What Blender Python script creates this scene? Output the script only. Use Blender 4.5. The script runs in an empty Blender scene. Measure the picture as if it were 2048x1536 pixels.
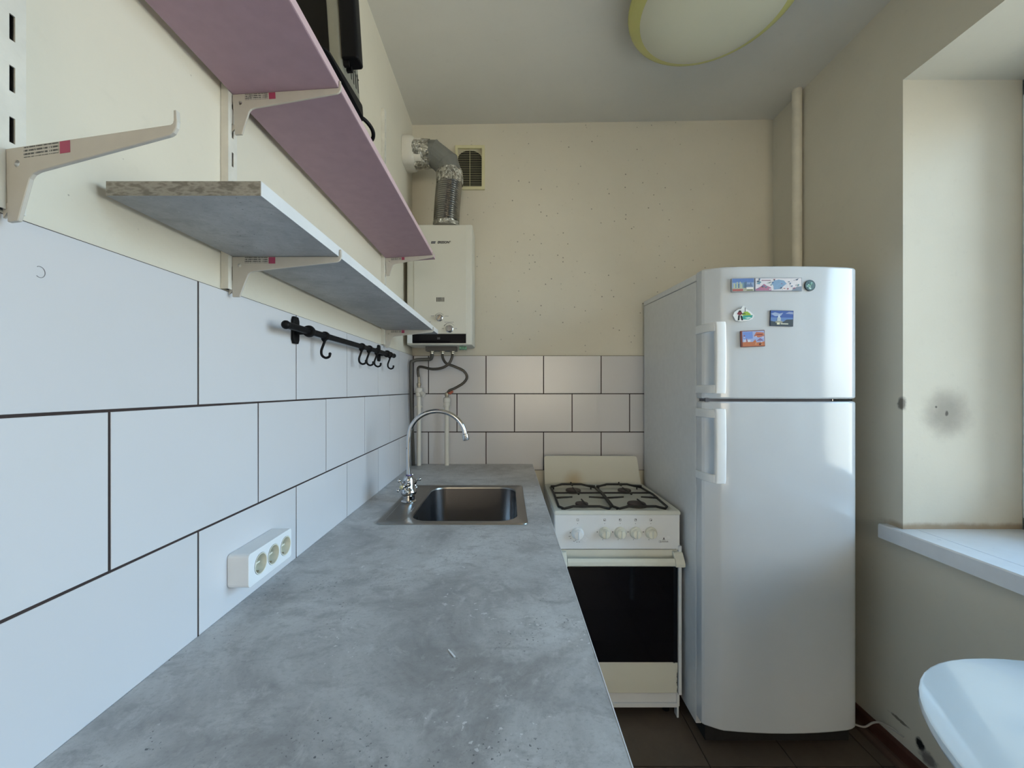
import bpy, bmesh, math, random
from math import sin, cos, pi, radians
from mathutils import Vector, Matrix
from mathutils.geometry import tessellate_polygon

random.seed(4)
S = bpy.context.scene
COL = S.collection
H = 1.305                        # camera height above the floor

# ------------------------------------------------------------------ camera, sky, exposure
cam = bpy.data.cameras.new('camera')
cam.sensor_width = 36.0
cam.lens = 820.0 / 2048.0 * 36.0
cam.shift_x = 9.0 / 2048.0
cam.shift_y = 9.0 / 2048.0
cam.clip_start = 0.02
co = bpy.data.objects.new('camera', cam)
COL.objects.link(co)
co.location = (0, 0, H)
co.rotation_euler = (pi / 2, 0, 0)
S.camera = co

S.view_settings.view_transform = 'Standard'
S.view_settings.look = 'None'
S.view_settings.gamma = 1.0
S.view_settings.use_curve_mapping = False
S.view_settings.exposure = 0.0

SKY = 12.5
w = bpy.data.worlds.new('overcast_sky')
S.world = w
w.use_nodes = True
nt = w.node_tree
nt.nodes.clear()
tc = nt.nodes.new('ShaderNodeTexCoord')
sx = nt.nodes.new('ShaderNodeSeparateXYZ')
mr = nt.nodes.new('ShaderNodeMapRange')
mr.inputs[1].default_value = -1
mr.inputs[2].default_value = 1
rp = nt.nodes.new('ShaderNodeValToRGB')
e = rp.color_ramp.elements
for q_ in range(4):
    e.new(0.5)
for q_, (pos, c_) in zip(e, ((0.0, (0.40, 0.41, 0.38)), (0.485, (0.47, 0.48, 0.44)), (0.53, (0.62, 0.66, 0.66)),
                             (0.58, (0.62, 0.78, 0.92)), (0.68, (0.40, 0.69, 1.0)), (1.0, (0.28, 0.54, 0.95)))):
    q_.position = pos
    q_.color = (*c_, 1)
bg = nt.nodes.new('ShaderNodeBackground')
bg.inputs[1].default_value = SKY
wo = nt.nodes.new('ShaderNodeOutputWorld')
L = nt.links.new
L(tc.outputs['Generated'], sx.inputs[0])
L(sx.outputs['Z'], mr.inputs[0])
L(mr.outputs[0], rp.inputs[0])
L(rp.outputs[0], bg.inputs[0])
L(bg.outputs[0], wo.inputs[0])

# window opening in the right-hand wall
XR, XW = 1.384, 1.80             # inner wall face, window plane
WY0, WY1 = -0.36, 1.435
WZ0, WZ1 = H - 0.492, H + 1.08
pl = bpy.data.lights.new('sky_portal', 'AREA')
pl.shape = 'RECTANGLE'
pl.size = WY1 - WY0
pl.size_y = WZ1 - WZ0
pl.cycles.is_portal = True
po = bpy.data.objects.new('sky_portal', pl)
COL.objects.link(po)
po.location = (XW + 0.09, (WY0 + WY1) / 2, (WZ0 + WZ1) / 2)
po.rotation_euler = Matrix(((0, 0, 1), (1, 0, 0), (0, 1, 0))).to_euler()   # local -Z looks into the room

# added soft fill light behind the camera, brightening the back wall through the doorway
al = bpy.data.lights.new('added_fill_light', 'AREA')
al.shape = 'RECTANGLE'
al.size = 2.0
al.size_y = 1.5
al.energy = 104.0
al.color = (1.0, 0.955, 0.88)
ao = bpy.data.objects.new('added_fill_light', al)
COL.objects.link(ao)
ao.location = (0.55, -4.9, 1.55)
ao.rotation_euler = (pi / 2, 0, pi)          # shines along +Y

# ------------------------------------------------------------------ helpers
OFF = {}


class MB:
    def __init__(s):
        s.v, s.f, s.m = [], [], []

    def add(s, vs, fs, m=0):
        b = len(s.v)
        s.v += [Vector(p) for p in vs]
        for f in fs:
            s.f.append([i + b for i in f])
            s.m.append(m)
        return s

    def box(s, x0, x1, y0, y1, z0, z1, m=0):
        vs = [(x, y, z) for z in (z0, z1) for y in (y0, y1) for x in (x0, x1)]
        return s.add(vs, [(0, 2, 3, 1), (4, 5, 7, 6), (0, 1, 5, 4), (2, 6, 7, 3), (0, 4, 6, 2), (1, 3, 7, 5)], m)

    def prism(s, poly, axis, a0, a1, holes=(), m=0):
        def P(p, a):
            return {'x': (a, p[0], p[1]), 'y': (p[0], a, p[1]), 'z': (p[0], p[1], a)}[axis]
        rings = [list(poly)] + [list(h) for h in holes]
        flat = [p for r in rings for p in r]
        n = len(flat)
        vs = [P(p, a0) for p in flat] + [P(p, a1) for p in flat]
        fs = []
        if holes:
            tri = tessellate_polygon([[Vector((p[0], p[1], 0)) for p in r] for r in rings])
            fs += [tuple(t) for t in tri] + [tuple(i + n for i in reversed(t)) for t in tri]
        else:
            fs += [tuple(range(n)), tuple(range(2 * n - 1, n - 1, -1))]
        o = 0
        for r in rings:
            k = len(r)
            fs += [(o + i, o + (i + 1) % k, n + o + (i + 1) % k, n + o + i) for i in range(k)]
            o += k
        return s.add(vs, fs, m)

    def tube(s, path, r, seg=12, m=0, cap=True):
        path = [Vector(p) for p in path]
        n = len(path)
        rs = r if isinstance(r, (list, tuple)) else [r] * n
        tans = []
        for i in range(n):
            a = path[max(i - 1, 0)]
            b = path[min(i + 1, n - 1)]
            t = (path[min(i + 1, n - 1)] - path[i]).normalized() + (path[i] - path[max(i - 1, 0)]).normalized()
            tans.append(t.normalized() if t.length > 1e-9 else (b - a).normalized())
        up = Vector((0, 0, 1)) if abs(tans[0].z) < 0.9 else Vector((1, 0, 0))
        u = tans[0].cross(up).normalized()
        vs, fs = [], []
        for i in range(n):
            u = (u - tans[i] * u.dot(tans[i])).normalized()
            q = tans[i].cross(u)
            for k in range(seg):
                an = 2 * pi * k / seg
                vs.append(path[i] + (u * cos(an) + q * sin(an)) * rs[i])
        for i in range(n - 1):
            for k in range(seg):
                a, b = i * seg + k, i * seg + (k + 1) % seg
                fs.append((a, b, b + seg, a + seg))
        if cap:
            fs.append(tuple(range(seg - 1, -1, -1)))
            fs.append(tuple(range((n - 1) * seg, n * seg)))
        return s.add(vs, fs, m)

    def cyl(s, p0, p1, r0, r1=None, seg=20, m=0):
        return s.tube([p0, p1], [r0, r0 if r1 is None else r1], seg, m)

    def lathe(s, prof, org, axis=(0, 0, 1), seg=28, m=0, cap=True):
        ax = Vector(axis).normalized()
        up = Vector((0, 0, 1)) if abs(ax.z) < 0.9 else Vector((1, 0, 0))
        u = ax.cross(up).normalized()
        q = ax.cross(u)
        org = Vector(org)
        vs, fs = [], []
        for r, t in prof:
            r = max(r, 1e-5)
            for k in range(seg):
                an = 2 * pi * k / seg
                vs.append(org + ax * t + (u * cos(an) + q * sin(an)) * r)
        for i in range(len(prof) - 1):
            for k in range(seg):
                a, b = i * seg + k, i * seg + (k + 1) % seg
                fs.append((a, b, b + seg, a + seg))
        if cap and prof[0][0] > 1e-4 and prof[0] != prof[-1]:
            fs.append(tuple(range(seg - 1, -1, -1)))
        if cap and prof[-1][0] > 1e-4 and prof[0] != prof[-1]:
            n = len(prof)
            fs.append(tuple(range((n - 1) * seg, n * seg)))
        return s.add(vs, fs, m)

    def ball(s, c, r, seg=12, m=0, sc=(1, 1, 1)):
        k = seg // 2
        b = len(s.v)
        s.lathe([(r * sin(pi * i / k), -r * cos(pi * i / k)) for i in range(k + 1)], (0, 0, 0), seg=seg, m=m)
        for i in range(b, len(s.v)):
            p = s.v[i]
            s.v[i] = Vector((c[0] + p.x * sc[0], c[1] + p.y * sc[1], c[2] + p.z * sc[2]))
        return s

    def loft(s, loops, cap0=False, cap1=True, m=0):
        n = len(loops[0])
        vs = [p for l in loops for p in l]
        fs = []
        for i in range(len(loops) - 1):
            for k in range(n):
                a, b = i * n + k, i * n + (k + 1) % n
                fs.append((a, b, b + n, a + n))
        if cap0:
            fs.append(tuple(range(n - 1, -1, -1)))
        if cap1:
            fs.append(tuple(range((len(loops) - 1) * n, len(loops) * n)))
        return s.add(vs, fs, m)

    def build(s, name, mats, parent=None, smooth=None, bevel=None, seg=2, loc=None):
        if not isinstance(mats, (list, tuple)):
            mats = [mats]
        off = Vector(loc) if loc is not None else Vector((0, 0, 0))
        if parent is not None:
            off = OFF[parent.name]
        me = bpy.data.meshes.new(name)
        me.from_pydata([tuple(p - off) for p in s.v], [], s.f)
        for i, p in enumerate(me.polygons):
            p.material_index = s.m[i]
        for m in mats:
            me.materials.append(m)
        bm = bmesh.new()
        bm.from_mesh(me)
        bmesh.ops.recalc_face_normals(bm, faces=bm.faces[:])
        bm.to_mesh(me)
        bm.free()
        if smooth is not None:
            me.polygons.foreach_set('use_smooth', [True] * len(me.polygons))
            me.set_sharp_from_angle(angle=radians(smooth))
        o = bpy.data.objects.new(name, me)
        COL.objects.link(o)
        if parent is not None:
            o.parent = parent
        elif loc is not None:
            o.location = off
        OFF[o.name] = off
        if bevel:
            b = o.modifiers.new('bevel', 'BEVEL')
            b.width = bevel
            b.segments = seg
            b.limit_method = 'ANGLE'
            b.angle_limit = radians(35)
        return o


def tag(o, label, cat, group=None):
    o['label'] = label
    o['category'] = cat
    if group:
        o['group'] = group
    return o


def thing(name, label, cat, loc=(0, 0, 0), group=None):
    o = bpy.data.objects.new(name, None)
    o.empty_display_size = 0.05
    COL.objects.link(o)
    o.location = loc
    OFF[o.name] = Vector(loc)
    return tag(o, label, cat, group)


def struct(o):
    o['kind'] = 'structure'
    return o


def copy_tree(o, loc, label):
    r = o.copy()
    COL.objects.link(r)
    r.location = loc
    r['label'] = label
    OFF[r.name] = Vector(loc)
    for c in list(o.children):
        d = c.copy()
        COL.objects.link(d)
        d.parent = r
        for g in list(c.children):
            h = g.copy()
            COL.objects.link(h)
            h.parent = d
    return r


def rrect(x0, x1, y0, y1, r, n=5):
    pts = []
    for cx, cy, a0 in ((x1 - r, y1 - r, 0), (x0 + r, y1 - r, 90), (x0 + r, y0 + r, 180), (x1 - r, y0 + r, 270)):
        for k in range(n + 1):
            a = radians(a0 + 90 * k / n)
            pts.append((cx + r * cos(a), cy + r * sin(a)))
    return pts


def circle(cx, cy, r, n=20):
    return [(cx + r * cos(2 * pi * k / n), cy + r * sin(2 * pi * k / n)) for k in range(n)]


def spline(pts, n=6):
    pts = [Vector(p) for p in pts]
    out = []
    for i in range(len(pts) - 1):
        p0, p1, p2, p3 = pts[max(i - 1, 0)], pts[i], pts[i + 1], pts[min(i + 2, len(pts) - 1)]
        for k in range(n):
            t = k / n
            out.append(0.5 * ((2 * p1) + (p2 - p0) * t + (2 * p0 - 5 * p1 + 4 * p2 - p3) * t * t + (3 * p1 - p0 - 3 * p2 + p3) * t ** 3))
    out.append(pts[-1])
    return out


def text(body, size, parent, loc, mat, name='lettering', rot=(pi / 2, 0, 0), sx=1.0, shear=0.0, bold=0.0, align='CENTER'):
    cu = bpy.data.curves.new(name, 'FONT')
    cu.body = body
    cu.size = size
    cu.extrude = 0.0002
    cu.align_x = align
    cu.align_y = 'CENTER'
    cu.shear = shear
    cu.offset = bold
    cu.resolution_u = 3
    t = bpy.data.objects.new(name, cu)
    COL.objects.link(t)
    bpy.context.view_layer.update()
    me = bpy.data.meshes.new_from_object(t.evaluated_get(bpy.context.evaluated_depsgraph_get()))
    bpy.data.objects.remove(t)
    bpy.data.curves.remove(cu)
    me.name = name
    me.materials.clear()
    me.materials.append(mat)
    o = bpy.data.objects.new(name, me)
    COL.objects.link(o)
    o.parent = parent
    o.location = Vector(loc) - OFF[parent.name]
    o.rotation_euler = rot
    o.scale = (sx, 1, 1)
    return o


# ------------------------------------------------------------------ materials
class NT:
    """Small node-graph helper for one material."""

    def __init__(s, name):
        s.mat = bpy.data.materials.new(name)
        s.mat.use_nodes = True
        s.t = s.mat.node_tree
        s.p = s.t.nodes['Principled BSDF']
        s.co = s.t.nodes.new('ShaderNodeTexCoord').outputs['Object']

    def n(s, typ, **kw):
        x = s.t.nodes.new(typ)
        for k, v in kw.items():
            setattr(x, k, v)
        return x

    def link(s, a, b):
        s.t.links.new(a, b)

    def scaled(s, sc):
        m = s.n('ShaderNodeMapping')
        m.inputs['Scale'].default_value = sc
        s.link(s.co, m.inputs[0])
        return m.outputs[0]

    def noise(s, scale, detail=4, rough=0.55, vec=None, dist=0.0):
        x = s.n('ShaderNodeTexNoise')
        x.inputs['Scale'].default_value = scale
        x.inputs['Detail'].default_value = detail
        x.inputs['Roughness'].default_value = rough
        x.inputs['Distortion'].default_value = dist
        s.link(vec if vec is not None else s.co, x.inputs['Vector'])
        return x.outputs['Fac']

    def ramp(s, fac, stops, interp='LINEAR'):
        r = s.n('ShaderNodeValToRGB')
        r.color_ramp.interpolation = interp
        el = r.color_ramp.elements
        while len(el) < len(stops):
            el.new(0.5)
        for q, (pos, c) in zip(el, stops):
            q.position = pos
            q.color = (c, c, c, 1) if not isinstance(c, (tuple, list)) else (*c[:3], 1)
        s.link(fac, r.inputs[0])
        return r.outputs[0]

    def mix(s, fac, a, b, mode='MIX'):
        x = s.n('ShaderNodeMix', data_type='RGBA', blend_type=mode)
        for sock, v in ((x.inputs[0], fac), (x.inputs[6], a), (x.inputs[7], b)):
            if isinstance(v, (int, float)):
                sock.default_value = v
            elif isinstance(v, (tuple, list)):
                sock.default_value = (*v[:3], 1)
            else:
                s.link(v, sock)
        return x.outputs[2]

    def math(s, op, a, b=0.0, c=None):
        x = s.n('ShaderNodeMath', operation=op)
        for i, v in enumerate((a, b) if c is None else (a, b, c)):
            if isinstance(v, (int, float)):
                x.inputs[i].default_value = v
            else:
                s.link(v, x.inputs[i])
        return x.outputs[0]

    def near(s, pt, r0, r1, sc=(1, 1, 1), wob=0.0, wscale=12):
        """1 at the point, 0 beyond r1: a mark with a place of its own."""
        v = s.n('ShaderNodeVectorMath', operation='SUBTRACT')
        s.link(s.co, v.inputs[0])
        v.inputs[1].default_value = pt
        m = s.n('ShaderNodeVectorMath', operation='MULTIPLY')
        s.link(v.outputs[0], m.inputs[0])
        m.inputs[1].default_value = sc
        l = s.n('ShaderNodeVectorMath', operation='LENGTH')
        s.link(m.outputs[0], l.inputs[0])
        d = l.outputs['Value']
        if wob:
            d = s.math('ADD', d, s.math('MULTIPLY', s.math('SUBTRACT', s.noise(wscale, 5, 0.65), 0.5), wob))
        mr = s.n('ShaderNodeMapRange')
        mr.interpolation_type = 'SMOOTHSTEP'
        s.link(d, mr.inputs[0])
        mr.inputs[1].default_value = r0
        mr.inputs[2].default_value = r1
        mr.inputs[3].default_value = 1
        mr.inputs[4].default_value = 0
        return mr.outputs[0]

    def bump(s, h, strength=0.2, dist=0.002):
        b = s.n('ShaderNodeBump')
        b.inputs['Strength'].default_value = strength
        b.inputs['Distance'].default_value = dist
        s.link(h, b.inputs['Height'])
        s.link(b.outputs[0], s.p.inputs['Normal'])

    def out(s, col, rough=0.5, metal=0.0, spec=0.5, coat=0.0):
        for k, v in (('Base Color', col), ('Roughness', rough)):
            if isinstance(v, (int, float)):
                s.p.inputs[k].default_value = v
            elif isinstance(v, (tuple, list)):
                s.p.inputs[k].default_value = (*v[:3], 1)
            else:
                s.link(v, s.p.inputs[k])
        s.p.inputs['Metallic'].default_value = metal
        s.p.inputs['Specular IOR Level'].default_value = spec
        s.p.inputs['Coat Weight'].default_value = coat
        s.p.inputs['Coat Roughness'].default_value = 0.05
        return s.mat


def lin(r, g, b):
    f = lambda c: (c / 255 / 12.92) if c <= 10 else ((c / 255 + 0.055) / 1.055) ** 2.4
    return (f(r), f(g), f(b))


def plain(name, col, rough=0.5, metal=0.0, var=0.08, scale=14, bump=0.0, spec=0.5, coat=0.0):
    g = NT(name)
    n = g.noise(scale, 5)
    c = g.mix(g.ramp(n, [(0.3, 0), (0.7, 1)]), tuple(v * (1 - var) for v in col), tuple(min(1, v * (1 + var)) for v in col))
    r = g.math('MULTIPLY_ADD', g.noise(scale * 3, 3), 0.02 if metal > 0.5 else 0.12, rough - (0.01 if metal > 0.5 else 0.06))
    if bump:
        g.bump(g.noise(scale * 12, 4), bump, 0.001)
    return g.out(c, r, metal, spec, coat)


CREAM = (0.75, 0.705, 0.60)


def paint(name, col, specks=None, marks=()):
    g = NT(name)
    c = g.mix(g.ramp(g.noise(2.2, 6, 0.6), [(0.3, 0), (0.75, 1)]), tuple(v * 0.92 for v in col), col)
    c = g.mix(g.ramp(g.noise(38, 3), [(0.62, 0), (0.85, 0.25)]), c, tuple(v * 0.75 for v in col))
    if specks:
        lo, hi, pt, rad = specks
        vo = g.n('ShaderNodeTexVoronoi')
        vo.inputs['Scale'].default_value = 34
        vo.inputs['Randomness'].default_value = 1.0
        g.link(g.co, vo.inputs['Vector'])
        dots = g.ramp(vo.outputs['Distance'], [(lo, 1), (hi, 0)])
        pick = g.ramp(vo.outputs['Color'], [(0.58, 0), (0.64, 1)])
        area = g.near(pt, rad * 0.35, rad, (1, 1, 0.8), 0.5, 3)
        f = g.math('MULTIPLY', g.math('MULTIPLY', dots, pick), area)
        c = g.mix(g.math('MULTIPLY', f, 0.75), c, (0.09, 0.08, 0.06))
    for pt, r0, r1, sc, wob, ws, mc, amt in marks:
        c = g.mix(g.math('MULTIPLY', g.near(pt, r0, r1, sc, wob, ws), amt), c, mc)
    g.bump(g.noise(55, 5, 0.6), 0.16, 0.003)
    return g.out(c, 0.72, spec=0.3)


M = {}
M['wall'] = paint('cream_wall_paint', CREAM)
M['wall_left'] = paint('cream_wall_paint_left', CREAM, (0.03, 0.055, (-0.49, 0.3, 1.75), 0.5))
M['wall_back'] = paint('cream_wall_paint_flecked', CREAM, (0.06, 0.15, (0.42, 2.13, 2.15), 1.0))
M['wall_right'] = paint('cream_wall_paint_stained', CREAM, None, [
    ((1.537, 1.435, H - 0.085), 0.02, 0.115, (1, 0.2, 1), 0.06, 14, (0.30, 0.27, 0.23), 0.75),
    ((1.537, 1.435, H - 0.087), 0.004, 0.010, (1.4, 0.2, 0.7), 0.012, 60, (0.10, 0.09, 0.08), 0.9),
    ((1.50, 1.435, H - 0.065), 0.002, 0.005, (1, 0.2, 1), 0.004, 60, (0.10, 0.09, 0.08), 0.9),
    ((1.385, 1.44, H - 0.053), 0.008, 0.018, (1, 1, 0.6), 0.02, 40, (0.16, 0.14, 0.12), 0.9),
    ((1.384, 1.375, 0.112), 0.010, 0.022, (1, 1, 1.0), 0.035, 28, (0.012, 0.010, 0.011), 1.0),
    ((1.384, 1.35, 0.085), 0.012, 0.030, (1, 0.8, 1.0), 0.04, 30, (0.10, 0.09, 0.10), 0.8),
    ((1.384, 1.44, 0.135), 0.003, 0.010, (1, 0.18, 1.6), 0.035, 22, (0.12, 0.09, 0.06), 0.8),
    ((1.60, 1.435, WZ0 + 0.005), 0.004, 0.022, (0.02, 0.2, 1), 0.02, 18, (0.30, 0.20, 0.11), 0.7),
])
M['ceiling'] = paint('ceiling_whitewash', (0.74, 0.72, 0.665))
M['grout'] = plain('dark_brown_grout', (0.035, 0.022, 0.020), 0.85, bump=0.3)


def tile_mat():
    g = NT('white_glazed_tile')
    oi = g.n('ShaderNodeObjectInfo')
    c = g.mix(oi.outputs['Random'], (0.62, 0.61, 0.625), (0.65, 0.64, 0.655))
    c = g.mix(g.ramp(g.noise(9, 5), [(0.55, 0), (0.8, 0.15)]), c, (0.6, 0.58, 0.54))
    g.bump(g.noise(6, 2), 0.05, 0.002)
    return g.out(c, 0.22, spec=0.5)


M['tile'] = tile_mat()


def floor_mat():
    g = NT('brown_floor_tile')
    oi = g.n('ShaderNodeObjectInfo')
    c = g.mix(g.noise(14, 6, 0.7), (0.085, 0.062, 0.046), (0.155, 0.115, 0.085))
    c = g.mix(g.math('MULTIPLY', oi.outputs['Random'], 0.35), c, (0.10, 0.075, 0.06))
    g.bump(g.noise(70, 3), 0.1, 0.001)
    return g.out(c, 0.45)


M['floor_tile'] = floor_mat()


def concrete(name, dark, mid, light, rough):
    g = NT(name)
    big = g.noise(4.5, 10, 0.66, None, 0.5)
    c = g.ramp(big, [(0.34, dark), (0.50, mid), (0.66, light)])
    blot = g.noise(17, 8, 0.72, g.scaled((1.0, 1.5, 1.0)), 0.4)
    c = g.mix(g.ramp(blot, [(0.50, 0), (0.66, 0.75)]), c, dark)
    c = g.mix(g.ramp(g.noise(24, 7, 0.72, g.scaled((1.3, 1.0, 1.0)), 0.5), [(0.54, 0), (0.70, 0.65)]), c, light)
    fine = g.noise(150, 4, 0.7)
    c = g.mix(g.ramp(fine, [(0.52, 0), (0.68, 0.35)]), c, tuple(x * 0.8 for x in dark))
    dots = g.math('MULTIPLY', g.ramp(g.noise(210, 2, 0.5), [(0.66, 0), (0.70, 1)]), g.ramp(g.noise(9, 3), [(0.52, 0), (0.60, 0.8)]))
    c = g.mix(dots, c, (0.06, 0.06, 0.065))
    c = g.mix(g.math('MULTIPLY', g.ramp(g.noise(120, 2, 0.5), [(0.68, 0), (0.72, 1)]), g.ramp(g.noise(7, 3), [(0.52, 0), (0.60, 0.5)])), c, tuple(min(1, x * 1.5) for x in light))
    g.bump(fine, 0.05, 0.0006)
    return g.out(c, rough, spec=0.45)


M['worktop'] = concrete('grey_concrete_laminate', (0.285, 0.278, 0.275), (0.46, 0.453, 0.447), (0.58, 0.572, 0.565), 0.36)
M['shelf_grey'] = concrete('grey_concrete_shelf', (0.27, 0.275, 0.285), (0.36, 0.365, 0.375), (0.46, 0.465, 0.475), 0.45)
M['edge_white'] = plain('pale_edge_band', (0.70, 0.71, 0.73), 0.4, var=0.04)


def chip_mat():
    g = NT('sawn_board_end')
    wv = g.n('ShaderNodeTexWave')
    wv.wave_type = 'RINGS'
    wv.inputs['Scale'].default_value = 22
    wv.inputs['Distortion'].default_value = 9
    wv.inputs['Detail'].default_value = 3
    wv.inputs['Detail Scale'].default_value = 2.5
    g.link(g.scaled((1, 1, 2.6)), wv.inputs['Vector'])
    c = g.mix(wv.outputs['Fac'], (0.20, 0.185, 0.16), (0.36, 0.34, 0.30))
    return g.out(c, 0.8)


M['chip'] = chip_mat()
M['pink'] = plain('mauve_painted_board', (0.42, 0.285, 0.355), 0.55, var=0.05, scale=30, bump=0.05)
M['pink_lit'] = plain('lit_mauve_edge', (0.60, 0.44, 0.49), 0.5, var=0.05)  # mauve paint again, made paler for the light on the front edge
M['bracket'] = plain('cream_enamel_steel', (0.53, 0.50, 0.45), 0.42, var=0.05, scale=30, bump=0.03)
M['upright'] = plain('white_painted_steel', (0.70, 0.68, 0.62), 0.5, var=0.08, scale=30, bump=0.15)
M['black_iron'] = plain('matt_black_iron', (0.007, 0.007, 0.008), 0.45, var=0.1, spec=0.12)
M['black_plastic'] = plain('black_plastic', (0.007, 0.007, 0.008), 0.45, spec=0.10)
M['dark_gap'] = plain('dark_gap', (0.010, 0.009, 0.009), 0.8)  # near-black in place of the shade inside holes, slots and gaps
M['grey_gap'] = plain('grey_gasket_and_shade', (0.12, 0.12, 0.14), 0.6)
M['enamel'] = plain('white_enamel', (0.74, 0.75, 0.76), 0.25, var=0.03, scale=5)
M['enamel_cream'] = plain('aged_cream_enamel', (0.70, 0.69, 0.60), 0.32, var=0.05, scale=6)
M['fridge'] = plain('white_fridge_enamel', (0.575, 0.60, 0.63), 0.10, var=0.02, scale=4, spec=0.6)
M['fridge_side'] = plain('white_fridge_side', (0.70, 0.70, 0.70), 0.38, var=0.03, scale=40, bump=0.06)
M['white_plastic'] = plain('white_plastic', (0.78, 0.79, 0.80), 0.33, var=0.03)
M['cream_plastic'] = plain('cream_plastic', (0.72, 0.70, 0.60), 0.35, var=0.04)
M['yellow_plastic'] = plain('yellowed_plastic', (0.72, 0.68, 0.44), 0.45, var=0.06)
M['heater'] = plain('ivory_enamel', (0.66, 0.65, 0.585), 0.33, var=0.02, scale=6)
M['black_gloss'] = plain('black_gloss_panel', (0.006, 0.005, 0.007), 0.12, spec=0.2)
M['oven_glass'] = plain('dark_oven_glass', (0.004, 0.004, 0.006), 0.06, spec=0.35)
M['chrome'] = plain('chrome', (0.55, 0.55, 0.56), 0.08, 1.0, var=0.02)
M['steel'] = plain('brushed_steel', (0.265, 0.255, 0.24), 0.28, 1.0, var=0.02, scale=40)
M['steel_in'] = plain('brushed_basin_steel', (0.24, 0.23, 0.23), 0.25, 1.0, var=0.02, scale=40)
M['brass'] = plain('dull_nickel_brass', (0.42, 0.37, 0.29), 0.38, 1.0)
M['flue_grey'] = plain('grey_painted_duct', (0.19, 0.195, 0.185), 0.55, bump=0.05)
M['foil_duct'] = plain('corrugated_aluminium', (0.36, 0.35, 0.33), 0.24, 1.0, var=0.15)


def foil_mat():
    g = NT('crinkled_foil_tape')
    c = g.mix(g.ramp(g.noise(32, 5, 0.6, None, 2.0), [(0.40, 0), (0.60, 1)]), (0.26, 0.25, 0.22), (0.78, 0.77, 0.72))  # light and dark patches paint the glints of the crinkles into the colour
    g.bump(g.noise(26, 3, 0.6, None, 2.0), 1.0, 0.02)
    return g.out(c, 0.24, 0.85)


def braid_mat():
    g = NT('braided_steel_hose')
    wv = g.n('ShaderNodeTexWave')
    wv.inputs['Scale'].default_value = 160
    wv.bands_direction = 'DIAGONAL'
    g.link(g.co, wv.inputs['Vector'])
    c = g.mix(wv.outputs['Fac'], (0.05, 0.043, 0.036), (0.20, 0.175, 0.145))
    g.bump(wv.outputs['Fac'], 0.4, 0.001)
    return g.out(c, 0.42, 0.7)


M['foil'] = foil_mat()
M['braid'] = braid_mat()
M['gas_pipe'] = plain('grey_gas_tube', (0.085, 0.078, 0.066), 0.45, 0.2)
M['pvc'] = plain('white_pvc_pipe', (0.72, 0.69, 0.62), 0.35, var=0.04)
M['red'] = plain('red_tag', (0.42, 0.10, 0.05), 0.5)
M['green'] = plain('green_plastic', (0.20, 0.42, 0.28), 0.4, var=0.2, scale=60)
M['grate'] = plain('black_cast_grate', (0.010, 0.009, 0.009), 0.5, bump=0.1)
M['burner'] = plain('burnt_burner_cap', (0.075, 0.055, 0.055), 0.55, var=0.25, scale=40)
M['burner_ring'] = plain('aluminium_burner', (0.40, 0.38, 0.34), 0.45, 0.8)
M['hob'] = paint('cooktop_enamel', (0.66, 0.67, 0.62))
M['print'] = plain('dark_print', (0.035, 0.035, 0.045), 0.6)
M['print_grey'] = plain('grey_print', (0.20, 0.20, 0.22), 0.6)
M['brown'] = plain('red_brown_baseboard', (0.085, 0.032, 0.022), 0.45, var=0.2)
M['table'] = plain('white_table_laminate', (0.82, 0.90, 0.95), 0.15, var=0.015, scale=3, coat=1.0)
M['sill'] = plain('white_pvc_sill', (0.80, 0.83, 0.88), 0.3, var=0.03)
M['pipe_paint'] = plain('cream_painted_pipe', CREAM, 0.5)
M['cord'] = plain('white_cord', (0.55, 0.52, 0.48), 0.5)
M['carcass'] = plain('white_cabinet_board', (0.68, 0.68, 0.67), 0.45)


def guard_mat():
    g = NT('cream_splash_guard_enamel')
    c = g.mix(g.math('MULTIPLY', g.near((0.335 - 0.434, 2.07 - 1.86, H - 0.468), 0.0, 0.075, (1, 0.1, 1.0), 0.05, 14), 0.6), (0.69, 0.68, 0.60), (0.45, 0.30, 0.10))
    return g.out(c, 0.3)


M['guard'] = guard_mat()


def drawer_mat():
    g = NT('chipped_cream_enamel')
    f = g.near((0.674 - 0.434, 1.62 - 1.86, 0.145), 0.003, 0.006, (1, 0.1, 0.10), 0.014, 60)
    f2 = g.near((0.668 - 0.434, 1.62 - 1.86, 0.224), 0.003, 0.006, (0.3, 0.1, 1), 0.012, 60)
    c = g.mix(g.math('MAXIMUM', f, f2), (0.70, 0.69, 0.60), (0.03, 0.02, 0.016))
    return g.out(c, 0.32)


M['drawer'] = drawer_mat()


def lamp_mat(name, col, rough):
    g = NT(name)
    c = g.mix(g.noise(6, 4), tuple(v * 0.93 for v in col), col)
    m = g.out(c, rough, spec=0.5)
    g.p.inputs['Transmission Weight'].default_value = 0.0
    g.p.inputs['Subsurface Weight'].default_value = 0.25
    g.p.inputs['Subsurface Radius'].default_value = (0.02, 0.02, 0.015)
    return m


M['lamp_glass'] = lamp_mat('frosted_lamp_glass', (0.72, 0.71, 0.57), 0.25)
M['lamp_rim'] = lamp_mat('yellow_green_glass_rim', (0.66, 0.64, 0.24), 0.2)


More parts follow.
